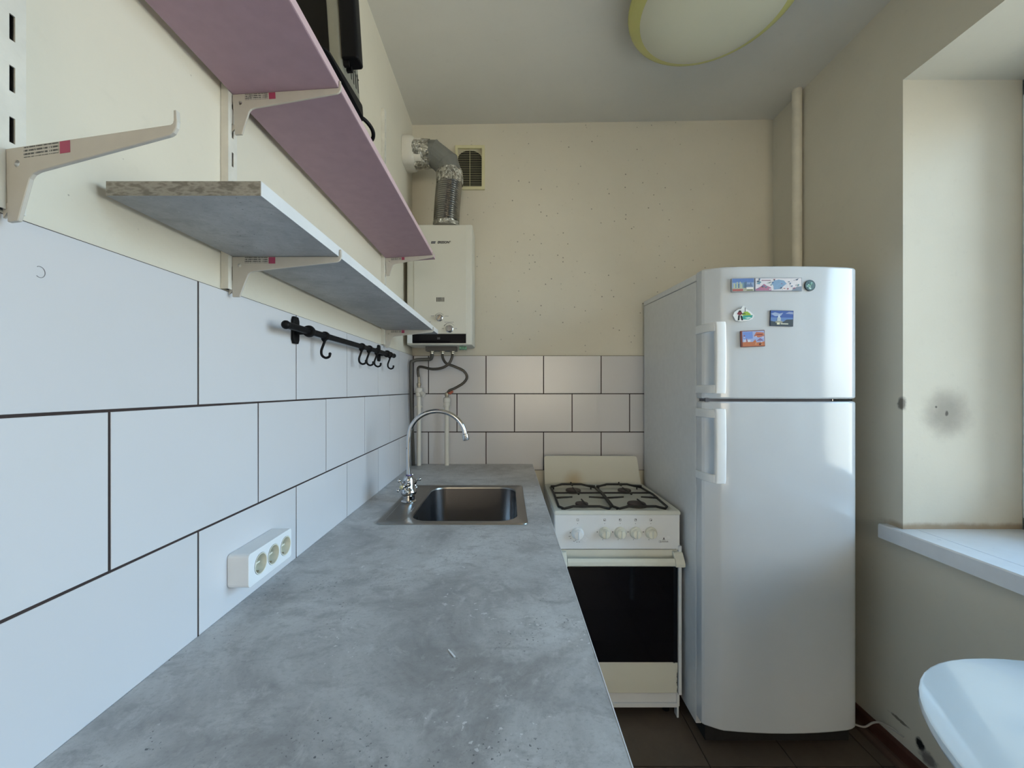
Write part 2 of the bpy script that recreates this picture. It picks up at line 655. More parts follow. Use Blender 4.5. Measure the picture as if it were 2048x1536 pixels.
def glass_mat():
    m = bpy.data.materials.new('window_glass')
    m.use_nodes = True
    t = m.node_tree
    t.nodes.clear()
    o = t.nodes.new('ShaderNodeOutputMaterial')
    mx = t.nodes.new('ShaderNodeMixShader')
    tr = t.nodes.new('ShaderNodeBsdfTransparent')
    tr.inputs[0].default_value = (0.95, 0.97, 0.97, 1)
    gl = t.nodes.new('ShaderNodeBsdfGlossy')
    gl.inputs['Roughness'].default_value = 0.02
    fr = t.nodes.new('ShaderNodeFresnel')
    fr.inputs[0].default_value = 1.45
    t.links.new(fr.outputs[0], mx.inputs[0])
    t.links.new(tr.outputs[0], mx.inputs[1])
    t.links.new(gl.outputs[0], mx.inputs[2])
    t.links.new(mx.outputs[0], o.inputs[0])
    return m


M['glass'] = glass_mat()


def smoked_mat():
    g = NT('smoked_appliance_glass')
    return g.out((0.010, 0.009, 0.008), 0.14, spec=0.12)


M['smoked'] = smoked_mat()
M['grey_metal'] = plain('grey_appliance_metal', (0.30, 0.295, 0.25), 0.35, 0.45, var=0.08)


def sticker_mat():
    g = NT('sticker_small_print')
    wv = g.n('ShaderNodeTexWave')
    wv.bands_direction = 'Z'
    wv.inputs['Scale'].default_value = 95
    g.link(g.co, wv.inputs['Vector'])
    words = g.noise(1, 2, 0.6, g.scaled((900, 900, 60)))
    f = g.math('MULTIPLY', g.ramp(wv.outputs['Fac'], [(0.45, 0), (0.55, 1)]), g.ramp(words, [(0.40, 0), (0.46, 1)]))
    return g.out(g.mix(f, (0.52, 0.50, 0.46), (0.06, 0.06, 0.06)), 0.5)


M['sticker'] = sticker_mat()
M['sticker_pink'] = plain('crimson_sticker_square', (0.38, 0.055, 0.12), 0.5)
_flat = {}


def flat(r, g, b):
    k = (r, g, b)
    if k not in _flat:
        _flat[k] = plain('print_colour', lin(r, g, b), 0.4, var=0.05, scale=120)
    return _flat[k]


# ------------------------------------------------------------------ room shell
XL, YB = -0.49, 2.13             # faces of the tiles, left and back
PX, PY = XL - 0.006, YB + 0.006  # plaster planes
YF = -1.30                       # wall behind the camera, with a doorway added for the fill light


def ceil_z(x):
    return H + 1.372 + (x + 0.5) * 0.0155


b = MB().box(PX - 0.2, PX, YF - 0.2, PY + 0.2, 0, 2.9)
wall_left = struct(b.build('wall_left', M['wall_left']))
b = MB().box(PX, XR + 0.5, PY, PY + 0.2, 0, 2.9)
wall_back = struct(b.build('wall_back', M['wall_back']))
b = MB().box(PX, -0.28, YF - 0.12, YF, 0, 2.9).box(1.28, XR + 0.5, YF - 0.12, YF, 0, 2.9).box(-0.28, 1.28, YF - 0.12, YF, 2.30, 2.9)
wall_front = struct(b.build('wall_front', M['wall']))
b = MB()
b.box(-1.3, PX - 0.2, YF - 0.12, YF - 0.02, 0, 2.9).box(-1.4, -1.3, -5.1, YF, 0, 2.9).box(2.4, 2.5, -5.1, YF, 0, 2.9).box(-1.4, 2.5, -5.2, -5.1, 0, 2.9).box(XR + 0.5, 2.4, YF - 0.12, YF - 0.02, 0, 2.9)
b.box(-1.4, 2.5, -5.1, YF - 0.12, 2.72, 2.9).box(-1.4, 2.5, -5.1, YF - 0.12, -0.15, 0.0)
struct(b.build('wall_far', M['wall']))
b = MB()
xo = XR + 0.50
ys = [YF, WY0, WY1, PY]
zs = [0, WZ0 - 0.03, WZ1, 2.9]
for i in range(3):
    for k in range(3):
        if (i, k) != (1, 1):
            # only the faces that lie on the outside of the pierced wall
            y0, y1, z0, z1 = ys[i], ys[i + 1], zs[k], zs[k + 1]
            b.add([(XR, y0, z0), (XR, y1, z0), (XR, y1, z1), (XR, y0, z1)], [(0, 1, 2, 3)])
            b.add([(xo, y0, z0), (xo, y1, z0), (xo, y1, z1), (xo, y0, z1)], [(3, 2, 1, 0)])
y0, y1, z0, z1 = WY0, WY1, zs[1], WZ1
b.add([(XR, y0, z0), (xo, y0, z0), (xo, y1, z0), (XR, y1, z0)], [(0, 1, 2, 3)])
b.add([(XR, y0, z1), (xo, y0, z1), (xo, y1, z1), (XR, y1, z1)], [(3, 2, 1, 0)])
b.add([(XR, y0, z0), (XR, y0, z1), (xo, y0, z1), (xo, y0, z0)], [(0, 1, 2, 3)])
b.add([(XR, y1, z0), (XR, y1, z1), (xo, y1, z1), (xo, y1, z0)], [(3, 2, 1, 0)])
wall_right = struct(b.build('wall_right', M['wall_right']))
me = wall_right.data
bm = bmesh.new(); bm.from_mesh(me)
bmesh.ops.remove_doubles(bm, verts=bm.verts[:], dist=1e-5)
bmesh.ops.recalc_face_normals(bm, faces=bm.faces[:])
bm.to_mesh(me); bm.free()

b = MB()
x0, x1, y0, y1 = PX - 0.1, XR + 0.5, YF - 0.1, PY + 0.1
b.add([(x0, y0, ceil_z(x0)), (x1, y0, ceil_z(x1)), (x1, y1, ceil_z(x1)), (x0, y1, ceil_z(x0)),
       (x0, y0, 2.95), (x1, y0, 2.95), (x1, y1, 2.95), (x0, y1, 2.95)],
      [(0, 1, 2, 3), (7, 6, 5, 4), (0, 4, 5, 1), (1, 5, 6, 2), (2, 6, 7, 3), (3, 7, 4, 0)])
struct(b.build('ceiling', M['ceiling']))
b = MB().box(PX, XR + 0.4, YF, PY, -0.15, -0.003)
floor = struct(b.build('floor', M['grout']))

# tiles: each one a piece of its wall or floor
_tm = {}


def tile(parent, axis, a0, a1, c0, c1, face, t, mat, g=0.0015, name='tile'):
    """a0..a1 along the wall, c0..c1 the other way; face = where the glazed side lies."""
    a0 += g; a1 -= g; c0 += g; c1 -= g
    if a1 - a0 < 0.006 or c1 - c0 < 0.006:
        return
    la, lc = round(a1 - a0, 4), round(c1 - c0, 4)
    key = (axis, la, lc, t, mat.name)
    if key not in _tm:
        ch = 0.0005
        def P(u, v, d):
            return {'x': (d, u, v), 'y': (u, -d, v), 'z': (u, v, d)}[axis]
        loops = []
        for ins, d in ((0, -t), (0, -ch), (ch, 0)):
            loops.append([P(u, v, d) for u, v in ((-la / 2 + ins, -lc / 2 + ins), (la / 2 - ins, -lc / 2 + ins), (la / 2 - ins, lc / 2 - ins), (-la / 2 + ins, lc / 2 - ins))])
        _tm[key] = MB().loft(loops, True, True).build(name, mat)
        o = _tm[key]
    else:
        o = _tm[key].copy()
        COL.objects.link(o)
    o.parent = parent
    ca, cc = (a0 + a1) / 2, (c0 + c1) / 2
    o.location = {'x': (face, ca, cc), 'y': (ca, face, cc), 'z': (ca, cc, face)}[axis]
    o.rotation_euler = (random.uniform(-.0012, .0012), random.uniform(-.0012, .0012), 0)


TZ = [H + 0.1714 - 0.1987 * k for k in range(4)]
MB().box(PX - 0.001, XL - 0.0007, YF, YB - 0.0007, TZ[3], TZ[0] - 0.001).build('grout', M['grout'], wall_left)
MB().box(XL - 0.0007, XR, YB + 0.0007, PY + 0.001, TZ[3], TZ[0] - 0.001).build('grout', M['grout'], wall_back)
for r in range(3):
    st = 0.650 if r != 1 else 0.505
    k = -8
    while True:
        y0 = st + 0.3015 * k
        y1 = y0 + 0.3015
        k += 1
        if y1 < -0.9:
            continue
        if y0 > YB - 0.01:
            break
        tile(wall_left, 'x', y0, min(y1, YB - 0.001), TZ[r + 1], TZ[r], XL, 0.0055, M['tile'], 0.0018)
    st = -0.4105 if r != 1 else -0.2625
    k = -2
    while True:
        x0 = st + 0.2990 * k
        x1 = x0 + 0.2990
        k += 1
        if x1 < XL + 0.006:
            continue
        if x0 > XR - 0.01:
            break
        tile(wall_back, 'y', max(x0, XL + 0.001), min(x1, XR), TZ[r + 1], TZ[r], YB, 0.0055, M['tile'], 0.0024)
x = 0.70 - 0.297 * 5
while x < XR:
    y = 1.416 - 0.297 * 11
    while y < PY:
        if y + 0.297 > YF and x + 0.297 > PX:
            tile(floor, 'z', max(x, PX), min(x + 0.297, XR), max(y, YF), min(y + 0.297, PY), 0.0, 0.003, M['floor_tile'], 0.0021, 'floor_tile')
        y += 0.297
    x += 0.297
# faint ring left by a suction cup on a tile
b = MB()
b.tube([(XL + 0.0003, 0.4295 + 0.0048 * cos(radians(a)), H + 0.122 + 0.0058 * sin(radians(a))) for a in range(-130, 130, 12)], 0.00028, 6)
b.build('suction_mark', M['print_grey'], wall_left, smooth=60)

# skirting along the right wall
b = MB()
b.prism([(XR, 0), (XR - 0.022, 0), (XR - 0.022, 0.012), (XR - 0.016, 0.022), (XR - 0.013, 0.05), (XR - 0.006, 0.058), (XR, 0.058)], 'y', YF, PY)
struct(b.build('baseboard_right', M['brown']))
b = MB()
b.prism([(XR - 0.022, 0), (XR - 0.046, 0), (XR - 0.044, 0.010), (XR - 0.032, 0.018), (XR - 0.022, 0.019)], 'y', YF, PY)
struct(b.build('trim_1', plain('worn_brown_bead', (0.10, 0.058, 0.042), 0.5)))

# ------------------------------------------------------------------ window
win = bpy.data.objects.new('window_1', None)
COL.objects.link(win)
struct(win)
win.location = (XW, (WY0 + WY1) / 2, WZ0)
OFF[win.name] = Vector(win.location)
b = MB()
fx0, fx1 = XW, XW + 0.07
zb = WZ0 - 0.03
b.box(fx0, fx1, WY0, WY1, zb, zb + 0.075)
b.box(fx0, fx1, WY0, WY1, WZ1 - 0.06, WZ1)
b.box(fx0, fx1, WY0, WY0 + 0.06, zb, WZ1)
b.box(fx0, fx1, WY1 - 0.045, WY1, zb, WZ1)
my = 0.42
b.box(fx0, fx1, my - 0.035, my + 0.035, zb, WZ1)
b.build('window_frame', M['white_plastic'], win, bevel=0.004)
for ya, yb in ((WY0 + 0.06, my - 0.035), (my + 0.035, WY1 - 0.045)):
    za, zc = zb + 0.075, WZ1 - 0.06
    s = MB()
    for q in ((ya, yb, za, za + 0.045), (ya, yb, zc - 0.045, zc), (ya, ya + 0.045, za, zc), (yb - 0.045, yb, za, zc)):
        s.box(fx0 - 0.012, fx1 - 0.02, *q)
    sash = s.build('sash', M['white_plastic'], win, bevel=0.004)
    MB().box(fx0 + 0.025, fx0 + 0.029, ya + 0.04, yb - 0.04, za + 0.04, zc - 0.04).build('pane', M['glass'], sash)
# sill board: nosing in front, a plank with a seam behind
b = MB()
SX = XR - 0.033
b.prism([(SX, WZ0 - 0.05), (SX, WZ0 - 0.004), (SX + 0.004, WZ0), (SX + 0.075, WZ0), (SX + 0.075, WZ0 - 0.012), (SX + 0.02, WZ0 - 0.012), (SX + 0.02, WZ0 - 0.05)], 'y', WY0 - 0.06, WY1 - 0.001)
b.prism([(SX, WZ0 - 0.05), (SX, WZ0 - 0.004), (SX + 0.004, WZ0), (XR - 0.0005, WZ0), (XR - 0.0005, WZ0 - 0.05)], 'y', WY1 - 0.001, WY1 + 0.06)
b.box(SX + 0.0775, XW, WY0, WY1, WZ0 - 0.012, WZ0)
b.box(SX + 0.02, XW, WY0, WY1, WZ0 - 0.029, WZ0 - 0.012)
b.build('window_sill', M['sill'], win)

# riser pipe on the right wall
b = MB()
b.cyl((1.359, 1.925, 0.0), (1.359, 1.925, ceil_z(1.36) + 0.002), 0.0205, seg=24)
tag(b.build('riser_pipe', M['pipe_paint'], smooth=40), 'cream painted vertical pipe in the corner behind the refrigerator', 'pipe')

# ------------------------------------------------------------------ vent grille
vx0, vx1, vz0, vz1 = -0.272, -0.118, H + 1.032, H + 1.262
v = thing('vent_grille', 'yellowed plastic vent grille beside the flue duct high on the back wall', 'vent', ((vx0 + vx1) / 2, PY, vz0))
b = MB()
b.prism([(vx0, vz0), (vx1, vz0), (vx1, vz1), (vx0, vz1)], 'y', PY - 0.012, PY,
        [[(vx0 + 0.014, vz0 + 0.016), (vx0 + 0.014, vz1 - 0.016), (vx1 - 0.016, vz1 - 0.016), (vx1 - 0.016, vz0 + 0.016)]])
b.build('frame', M['yellow_plastic'], v, bevel=0.002)
b = MB()
sh = [(vx0 + 0.014, vz0 + 0.016)] + [(vx1 - 0.016, vz0 + 0.016)] + [(vx0 + 0.076 + 0.062 * cos(radians(a)), vz1 - 0.065 + 0.042 * sin(radians(a))) for a in range(0, 181, 15)]
b.prism(sh, 'y', PY - 0.0012, PY - 0.0004)
b.build('duct_opening', M['dark_gap'], v)
n = 22
s0 = None
for i in range(n):
    z = vz0 + 0.02 + (vz1 - vz0 - 0.04) * i / (n - 1)
    if s0 is None:
        c = MB()
        c.add([(vx0 + 0.013, PY - 0.0095, z), (vx1 - 0.015, PY - 0.0095, z), (vx1 - 0.015, PY - 0.002, z + 0.0042), (vx0 + 0.013, PY - 0.002, z + 0.0042),
               (vx0 + 0.013, PY - 0.0095, z - 0.0012), (vx1 - 0.015, PY - 0.0095, z - 0.0012), (vx1 - 0.015, PY - 0.002, z + 0.003), (vx0 + 0.013, PY - 0.002, z + 0.003)],
              [(0, 1, 2, 3), (7, 6, 5, 4), (0, 4, 5, 1), (1, 5, 6, 2), (2, 6, 7, 3), (3, 7, 4, 0)])
        s0 = c.build('slat', M['yellow_plastic'], v)
        zz = z
    else:
        q = s0.copy()
        COL.objects.link(q)
        q.location = (0, 0, z - zz)
MB().box((vx0 + vx1) / 2 - 0.001, (vx0 + vx1) / 2 + 0.001, PY - 0.0105, PY - 0.008, vz0 + 0.014, vz1 - 0.014).build('divider', M['yellow_plastic'], v)

# ------------------------------------------------------------------ worktop and cabinets
WT = H - 0.392
WX1 = 0.129
hx0, hx1, hy0, hy1 = -0.33, 0.045, 1.195, 1.635
WYF = -0.45
b = MB()
xs = [XL + 0.001, hx0, hx1, WX1]
ys = [WYF, hy0, hy1, YB - 0.001]
zt, zb = WT, WT - 0.038
for i in range(3):
    for k in range(3):
        if (i, k) == (1, 1):
            continue
        q = [(xs[i], ys[k]), (xs[i + 1], ys[k]), (xs[i + 1], ys[k + 1]), (xs[i], ys[k + 1])]
        b.add([(x, y, zt) for x, y in q], [(0, 1, 2, 3)])
        b.add([(x, y, zb) for x, y in q], [(3, 2, 1, 0)])
for (x0, y0), (x1, y1) in (((xs[0], ys[0]), (xs[3], ys[0])), ((xs[3], ys[0]), (xs[3], ys[3])), ((xs[3], ys[3]), (xs[0], ys[3])), ((xs[0], ys[3]), (xs[0], ys[0])),
                           ((hx0, hy1), (hx1, hy1)), ((hx1, hy1), (hx1, hy0)), ((hx1, hy0), (hx0, hy0)), ((hx0, hy0), (hx0, hy1))):
    b.add([(x0, y0, zb), (x1, y1, zb), (x1, y1, zt), (x0, y0, zt)], [(0, 1, 2, 3)])
wt = b.build('worktop', M['worktop'])
bm = bmesh.new(); bm.from_mesh(wt.data)
bmesh.ops.remove_doubles(bm, verts=bm.verts[:], dist=1e-5)
bmesh.ops.recalc_face_normals(bm, faces=bm.faces[:])
bm.to_mesh(wt.data); bm.free()
tag(wt, 'long grey concrete-look kitchen worktop along the white tiled wall', 'worktop')
MB().box(WX1, WX1 + 0.0012, WYF, YB - 0.001, zb, zt + 0.0004).build('edge_band', M['edge_white'], wt)

cabs = [(-0.44, 0.15), (0.152, 0.748), (0.75, 1.148), (1.15, 1.75), (1.752, 2.125)]
cabs_l = ['white base cabinet under the near end of the worktop', 'white base cabinet under the worktop, second from the near end',
          'narrow white base cabinet under the worktop in front of the sink', 'white base cabinet right under the sink', 'white base cabinet in the corner under the worktop']
for (y0, y1), lb in zip(cabs, cabs_l):
    cx0, cx1 = XL + 0.003, 0.09
    c = thing('base_cabinet', lb, 'cabinet', ((cx0 + cx1) / 2, (y0 + y1) / 2, 0), 'base cabinets under the worktop')
    ct = zb - 0.0005
    b = MB()
    b.box(cx0, cx1, y0, y0 + 0.016, 0.10, ct).box(cx0, cx1, y1 - 0.016, y1, 0.10, ct)
    b.box(cx0, cx1, y0 + 0.016, y1 - 0.016, 0.10, 0.116).box(cx0, cx0 + 0.006, y0 + 0.016, y1 - 0.016, 0.116, ct)
    b.build('carcass', M['carcass'], c)
    MB().box(cx0 + 0.03, cx1 - 0.05, y0, y1, 0.0, 0.10).build('plinth', M['carcass'], c)
    d = MB().box(cx1 + 0.001, cx1 + 0.018, y0 + 0.002, y1 - 0.002, 0.104, ct - 0.004).build('door', M['carcass'], c, bevel=0.002)
    hz, hy = ct - 0.08, y1 - 0.05
    MB().tube([(cx1 + 0.0181, hy, hz), (cx1 + 0.034, hy, hz), (cx1 + 0.034, hy, hz - 0.12), (cx1 + 0.0181, hy, hz - 0.12)], 0.004, 8).build('handle', M['chrome'], d, smooth=50)
b = MB().prism([(0.0, -0.0010), (0.0205, -0.0013), (0.0215, 0.0), (0.0205, 0.0013), (0.0, 0.0010)], 'z', 0, 0.0010)
ps = b.build('plastic_scrap', M['white_plastic'])
ps.location = (-0.0885, 0.615, WT + 0.0001)
ps.rotation_euler = (0, 0, radians(-56))
tag(ps, 'thin white plastic sliver lying on the grey worktop', 'scrap')

# ------------------------------------------------------------------ sink
sk = thing('kitchen_sink', 'stainless steel sink set into the grey worktop', 'sink', (-0.16, 1.415, WT))
def L3(x0, x1, y0, y1, r, z, n=5):
    return [(x, y, z) for x, y in rrect(x0, x1, y0, y1, r, n)]
ox0, ox1, oy0, oy1 = -0.383, 0.060, 1.178, 1.652
ix0, ix1, iy0, iy1 = -0.292, 0.030, 1.212, 1.622
z = WT
b = MB()
b.loft([L3(ox0, ox1, oy0, oy1, 0.018, z + 0.0004), L3(ox0 + 0.001, ox1 - 0.001, oy0 + 0.001, oy1 - 0.001, 0.018, z + 0.0028),
        L3(ox0 + 0.006, ox1 - 0.006, oy0 + 0.006, oy1 - 0.006, 0.016, z + 0.003), L3(ox0 + 0.011, ox1 - 0.011, oy0 + 0.011, oy1 - 0.011, 0.014, z + 0.0016),
        L3(ix0 - 0.004, ix1 + 0.004, iy0 - 0.004, iy1 + 0.004, 0.060, z + 0.0016), L3(ix0 - 0.001, ix1 + 0.001, iy0 - 0.001, iy1 + 0.001, 0.058, z + 0.0005),
        L3(ix0, ix1, iy0, iy1, 0.058, z - 0.004)], False, False)
rim = b.build('rim', M['steel'], sk, smooth=40)
b = MB()
b.loft([L3(ix0, ix1, iy0, iy1, 0.058, z - 0.004), L3(ix0 + 0.004, ix1 - 0.004, iy0 + 0.004, iy1 - 0.004, 0.058, z - 0.13),
        L3(ix0 + 0.014, ix1 - 0.014, iy0 + 0.014, iy1 - 0.014, 0.055, z - 0.155), L3(ix0 + 0.035, ix1 - 0.035, iy0 + 0.035, iy1 - 0.035, 0.04, z - 0.162),
        L3(-0.16, -0.10, 1.39, 1.45, 0.028, z - 0.166)], False, True)
basin = b.build('basin', M['steel_in'], sk, smooth=50)
b = MB().lathe([(0.034, 0), (0.036, 0.002), (0.030, 0.003), (0.026, 0.001), (0.0, 0.001)], (-0.13, 1.42, z - 0.166))
b.build('drain', M['chrome'], sk, smooth=40)
for dy, dz in ((0, 0.008), (-0.012, -0.004), (0.012, -0.004), (0, -0.015)):
    MB().cyl((ix0 + 0.0008, 1.33 + dy, z - 0.035 + dz), (ix0 + 0.003, 1.33 + dy, z - 0.035 + dz), 0.003, seg=10).build('overflow_hole', M['dark_gap'], sk)
b = MB().loft([L3(ox0 + 0.018, ix0 - 0.012, 1.205, 1.625, 0.02, z + 0.00165), L3(ox0 + 0.0195, ix0 - 0.0135, 1.2065, 1.6235, 0.019, z + 0.0021), L3(ox0 + 0.021, ix0 - 0.015, 1.208, 1.622, 0.018, z + 0.00165)], False, False)
b.build('ledge_bead', M['steel'], sk, smooth=40)

# ------------------------------------------------------------------ faucet
fx, fy, fz = -0.341, 1.415, WT + 0.0016
f = thing('faucet', 'chrome gooseneck faucet with two cross handles on the sink ledge', 'faucet', (fx, fy, fz))
b = MB().lathe([(0.025, 0), (0.026, 0.003), (0.021, 0.007), (0.0205, 0.022), (0.026, 0.028), (0.027, 0.034), (0.024, 0.044), (0.019, 0.05), (0.0185, 0.078), (0.016, 0.086), (0.0125, 0.09), (0.0, 0.09)], (fx, fy, fz))
yaw = radians(-12)
ax = Vector((sin(-yaw), cos(yaw), 0.0)).normalized()
hc = Vector((fx, fy, fz + 0.062))
b.cyl(hc - ax * 0.030, hc + ax * 0.034, 0.0145)
b.build('body', M['chrome'], f, smooth=40)
cz = H + 0.147 - 0.30
pts = [(fx, fy, fz + 0.088), (fx - 0.001, fy, H - 0.19), (fx, fy, H - 0.13)]
ccx, ccz, ra, rb = -0.243, H - 0.167, 0.097, 0.089
for a in range(166, 5, -10):
    pts.append((ccx + ra * cos(radians(a)), fy, ccz + rb * sin(radians(a))))
sp = spline([pts[0], pts[1]] + [p for p in pts[3:]], 3)
b = MB().tube(sp, 0.0078, 16)
spout = b.build('spout', M['chrome'], f, smooth=50)
e1, e0 = Vector(sp[-1]), Vector(sp[-3])
dr = (e1 - e0).normalized()
b = MB().lathe([(0.0088, -0.002), (0.0115, 0.001), (0.0118, 0.018), (0.0105, 0.021), (0.0075, 0.021), (0.0, 0.018)], e1, dr)
b.build('aerator', M['chrome'], spout, smooth=40)
b = MB().lathe([(0.0092, 0.0), (0.0098, 0.002), (0.0092, 0.004)], (fx, fy, fz + 0.090))
b.build('collar_ring', plain('violet_band', (0.10, 0.08, 0.22), 0.3), spout, smooth=40)
for sgn, rot in ((-1, 38), (1, 20)):
    hub = hc + ax * (0.042 * sgn)
    b = MB()
    b.cyl(hc + ax * (0.030 * sgn), hub + ax * (0.006 * sgn), 0.0115, 0.0095)
    b.ball(hub + ax * 0.004 * sgn, 0.010)
    side = Vector((ax.y, -ax.x, 0))
    for k in range(4):
        an = radians(rot + 90 * k)
        d = side * cos(an) + Vector((0, 0, 1)) * sin(an)
        b.tube([hub + d * 0.006, hub + d * 0.014, hub + d * 0.020], [0.0045, 0.0032, 0.0036], 10)
        b.ball(hub + d * 0.0235, 0.0062)
    hd = b.build('cross_handle', M['chrome'], f, smooth=50)
    b = MB().lathe([(0.0066, 0), (0.0066, 0.002), (0.005, 0.003), (0.0, 0.003)], hub + ax * 0.013 * sgn, ax * sgn)
    b.build('index_cap', plain('brass_index_cap', (0.62, 0.58, 0.36), 0.3, 0.5), hd, smooth=40)

# ------------------------------------------------------------------ socket block
s = thing('socket_block', 'white triple power socket block on the tiled wall above the worktop', 'socket', (XL, 0.786, H - 0.35))
sx0, sx1, sy0, sy1, sz0, sz1 = XL + 0.0006, -0.452, 0.716, 0.858, H - 0.350, H - 0.291
cy = [0.752, 0.793, 0.836]
b = MB()
b.prism(rrect(sy0, sy1, sz0, sz1, 0.006, 3), 'x', sx0, sx1, [list(reversed(circle(c, (sz0 + sz1) / 2, 0.0192))) for c in cy])
b.build('housing', M['white_plastic'], s, bevel=0.0015)
zc = (sz0 + sz1) / 2
for c in cy:
    w_ = MB()
    w_.lathe([(0.0190, 0.0215), (0.0172, 0.0215), (0.0168, 0.004), (0.0, 0.004)], (sx0 + 0.0162, c, zc), (1, 0, 0), cap=False)
    w_.prism([(c - 0.016, zc - 0.004), (c + 0.016, zc - 0.004), (c + 0.016, zc - 0.001), (c - 0.016, zc - 0.001)], 'x', sx0 + 0.018, sx0 + 0.026)
    sock = w_.build('socket_well', M['cream_plastic'], s, smooth=40)
    for dy in (-0.0095, 0.0095):
        MB().cyl((sx0 + 0.0198, c + dy, zc), (sx0 + 0.0206, c + dy, zc), 0.0024, seg=10).build('pin_hole', M['dark_gap'], sock)
    for sg in (-1, 1):
        MB().box(sx0 + 0.020, sx0 + 0.032, c - 0.003, c + 0.003, zc + sg * 0.0150 - 0.001, zc + sg * 0.0150 + 0.001).build('earth_clip', M['brass'], sock)

# ------------------------------------------------------------------ slotted uprights, brackets, shelves
UF = -0.4825                     # front face of the uprights
ut = H + 1.10
def upright(yc, label):
    b = MB()
    z0, z1 = TZ[0] + 0.0015, ut
    w2, sw, t = 0.0115, 0.0024, 0.0016
    b.box(PX + 0.0005, UF, yc - w2, yc - w2 + t, z0, z1)
    b.box(PX + 0.0005, UF, yc + w2 - t, yc + w2, z0, z1)
    b.box(UF - t, UF, yc - w2 + t, yc - sw, z0, z1)
    b.box(UF - t, UF, yc + sw, yc + w2 - t, z0, z1)
    z = z0
    k = 0
    while True:
        a0 = H + 0.2015 + 0.05 * k - 0.0125 - 0.05
        if a0 > z1 - 0.03:
            break
        if a0 > z:
            b.box(UF - t, UF, yc - sw, yc + sw, z, a0)
        z = max(z, a0 + 0.025)
        k += 1
    b.box(UF - t, UF, yc - sw, yc + sw, z, z1)
    o = b.build('shelf_upright', M['upright'])
    tag(o, label, 'shelf upright', 'slotted shelf uprights on the left wall')
    p = MB().box(PX + 0.0006, PX + 0.0010, yc - w2 + t, yc + w2 - t, z0 + 0.002, z1 - 0.002)
    p.build('channel_shade', M['grey_gap'], o)  # dark sheet in place of the shade inside the slotted channel
    return o
upright(0.3995, 'white slotted upright nearest the camera, carrying only an empty bracket')
upright(0.72, 'white slotted upright holding the near brackets of both shelves')
upright(1.62, 'white slotted upright nearest the water heater, holding the far brackets')

prof = [(0.0, 0.0), (0.1845, 0.0), (0.1868, 0.0012), (0.1875, 0.0035), (0.1876, 0.0125), (0.1906, 0.0125), (0.1912, 0.002), (0.1902, -0.0035),
        (0.1872, -0.0075), (0.183, -0.0095), (0.12, -0.0165), (0.0375, -0.0255), (0.0315, -0.0275), (0.0275, -0.0315), (0.0255, -0.0365), (0.0175, -0.057), (0.0125, -0.0705), (0.0, -0.0705)]
br0 = thing('shelf_bracket', '', 'shelf bracket', (UF, 0, 0), 'cream shelf brackets')
b = MB().prism([(UF + p[0], p[1]) for p in prof], 'y', -0.0019, 0.0019, [list(reversed(circle(UF + 0.0125, -0.0155, 0.0032, 12)))])
b.build('arm', M['bracket'], br0, bevel=0.0006, seg=1)
b = MB()
b.prism([(UF, -0.004), (UF - 0.006, -0.004), (UF - 0.006, -0.018), (UF, -0.012)], 'y', -0.0012, 0.0012)
b.build('lug', M['bracket'], br0)
b = MB()
b.prism([(UF, -0.052), (UF - 0.006, -0.052), (UF - 0.006, -0.066), (UF, -0.060)], 'y', -0.0012, 0.0012)
b.build('lug', M['bracket'], br0)
b = MB()
b.box(UF + 0.022, UF + 0.0625, -0.0022, -0.0018, -0.0112, -0.0012, 0)
b.box(UF + 0.064, UF + 0.0755, -0.0022, -0.0018, -0.0122, -0.0010, 1)
b.build('sticker', [M['sticker'], M['sticker_pink']], br0)
br0.location = (UF + 0.0003, 0.396, H + 0.2305)
br0['label'] = 'empty cream bracket on the nearest upright, carrying no shelf'
br0.rotation_euler = (0, radians(-1.5), radians(-9))
pivot = Vector((UF + 0.0005, 0.0, H + 0.515))
TILT = radians(-3.6)
ZP = H + 0.515
for y, z, lb, ry in ((0.72, ZP, 'cream bracket under the mauve shelf at the middle upright', TILT), (0.72, H + 0.2310, 'cream bracket under the grey shelf at the middle upright', 0),
                     (1.62, ZP, 'cream bracket under the far end of the mauve shelf by the water heater', TILT), (1.62, H + 0.2310, 'cream bracket under the far end of the grey shelf by the water heater', 0)):
    c = copy_tree(br0, (UF + 0.0003, y, z), lb)
    c.rotation_euler = (0, ry, 0)

# mauve shelf (tilted slightly up towards the room) and grey shelf
ps = thing('mauve_shelf', 'long mauve painted wall shelf carrying the dark countertop oven', 'shelf', pivot)
sz = pivot.z + 0.0004
MB().box(pivot.x, pivot.x + 0.1862, -0.35, 1.676, sz, sz + 0.0175).build('board', M['pink'], ps, bevel=0.0008, seg=1)
MB().box(pivot.x + 0.1862, pivot.x + 0.1868, -0.35, 1.676, sz + 0.0006, sz + 0.017).build('front_edge', M['pink_lit'], ps)
ps.rotation_euler = (0, TILT, 0)
gz = H + 0.2314
gs = thing('grey_shelf', 'grey concrete-look wall shelf with a sawn near end and pale front edge', 'shelf', (UF, 1.1, gz))
b = MB().box(UF + 0.0005, -0.2962, 0.4922, 1.745, gz, gz + 0.0175)
b.m[2] = 1
b.build('board', [M['shelf_grey'], M['chip']], gs)
MB().box(-0.2962, -0.2956, 0.4922, 1.745, gz, gz + 0.0175).build('front_edge', M['edge_white'], gs)

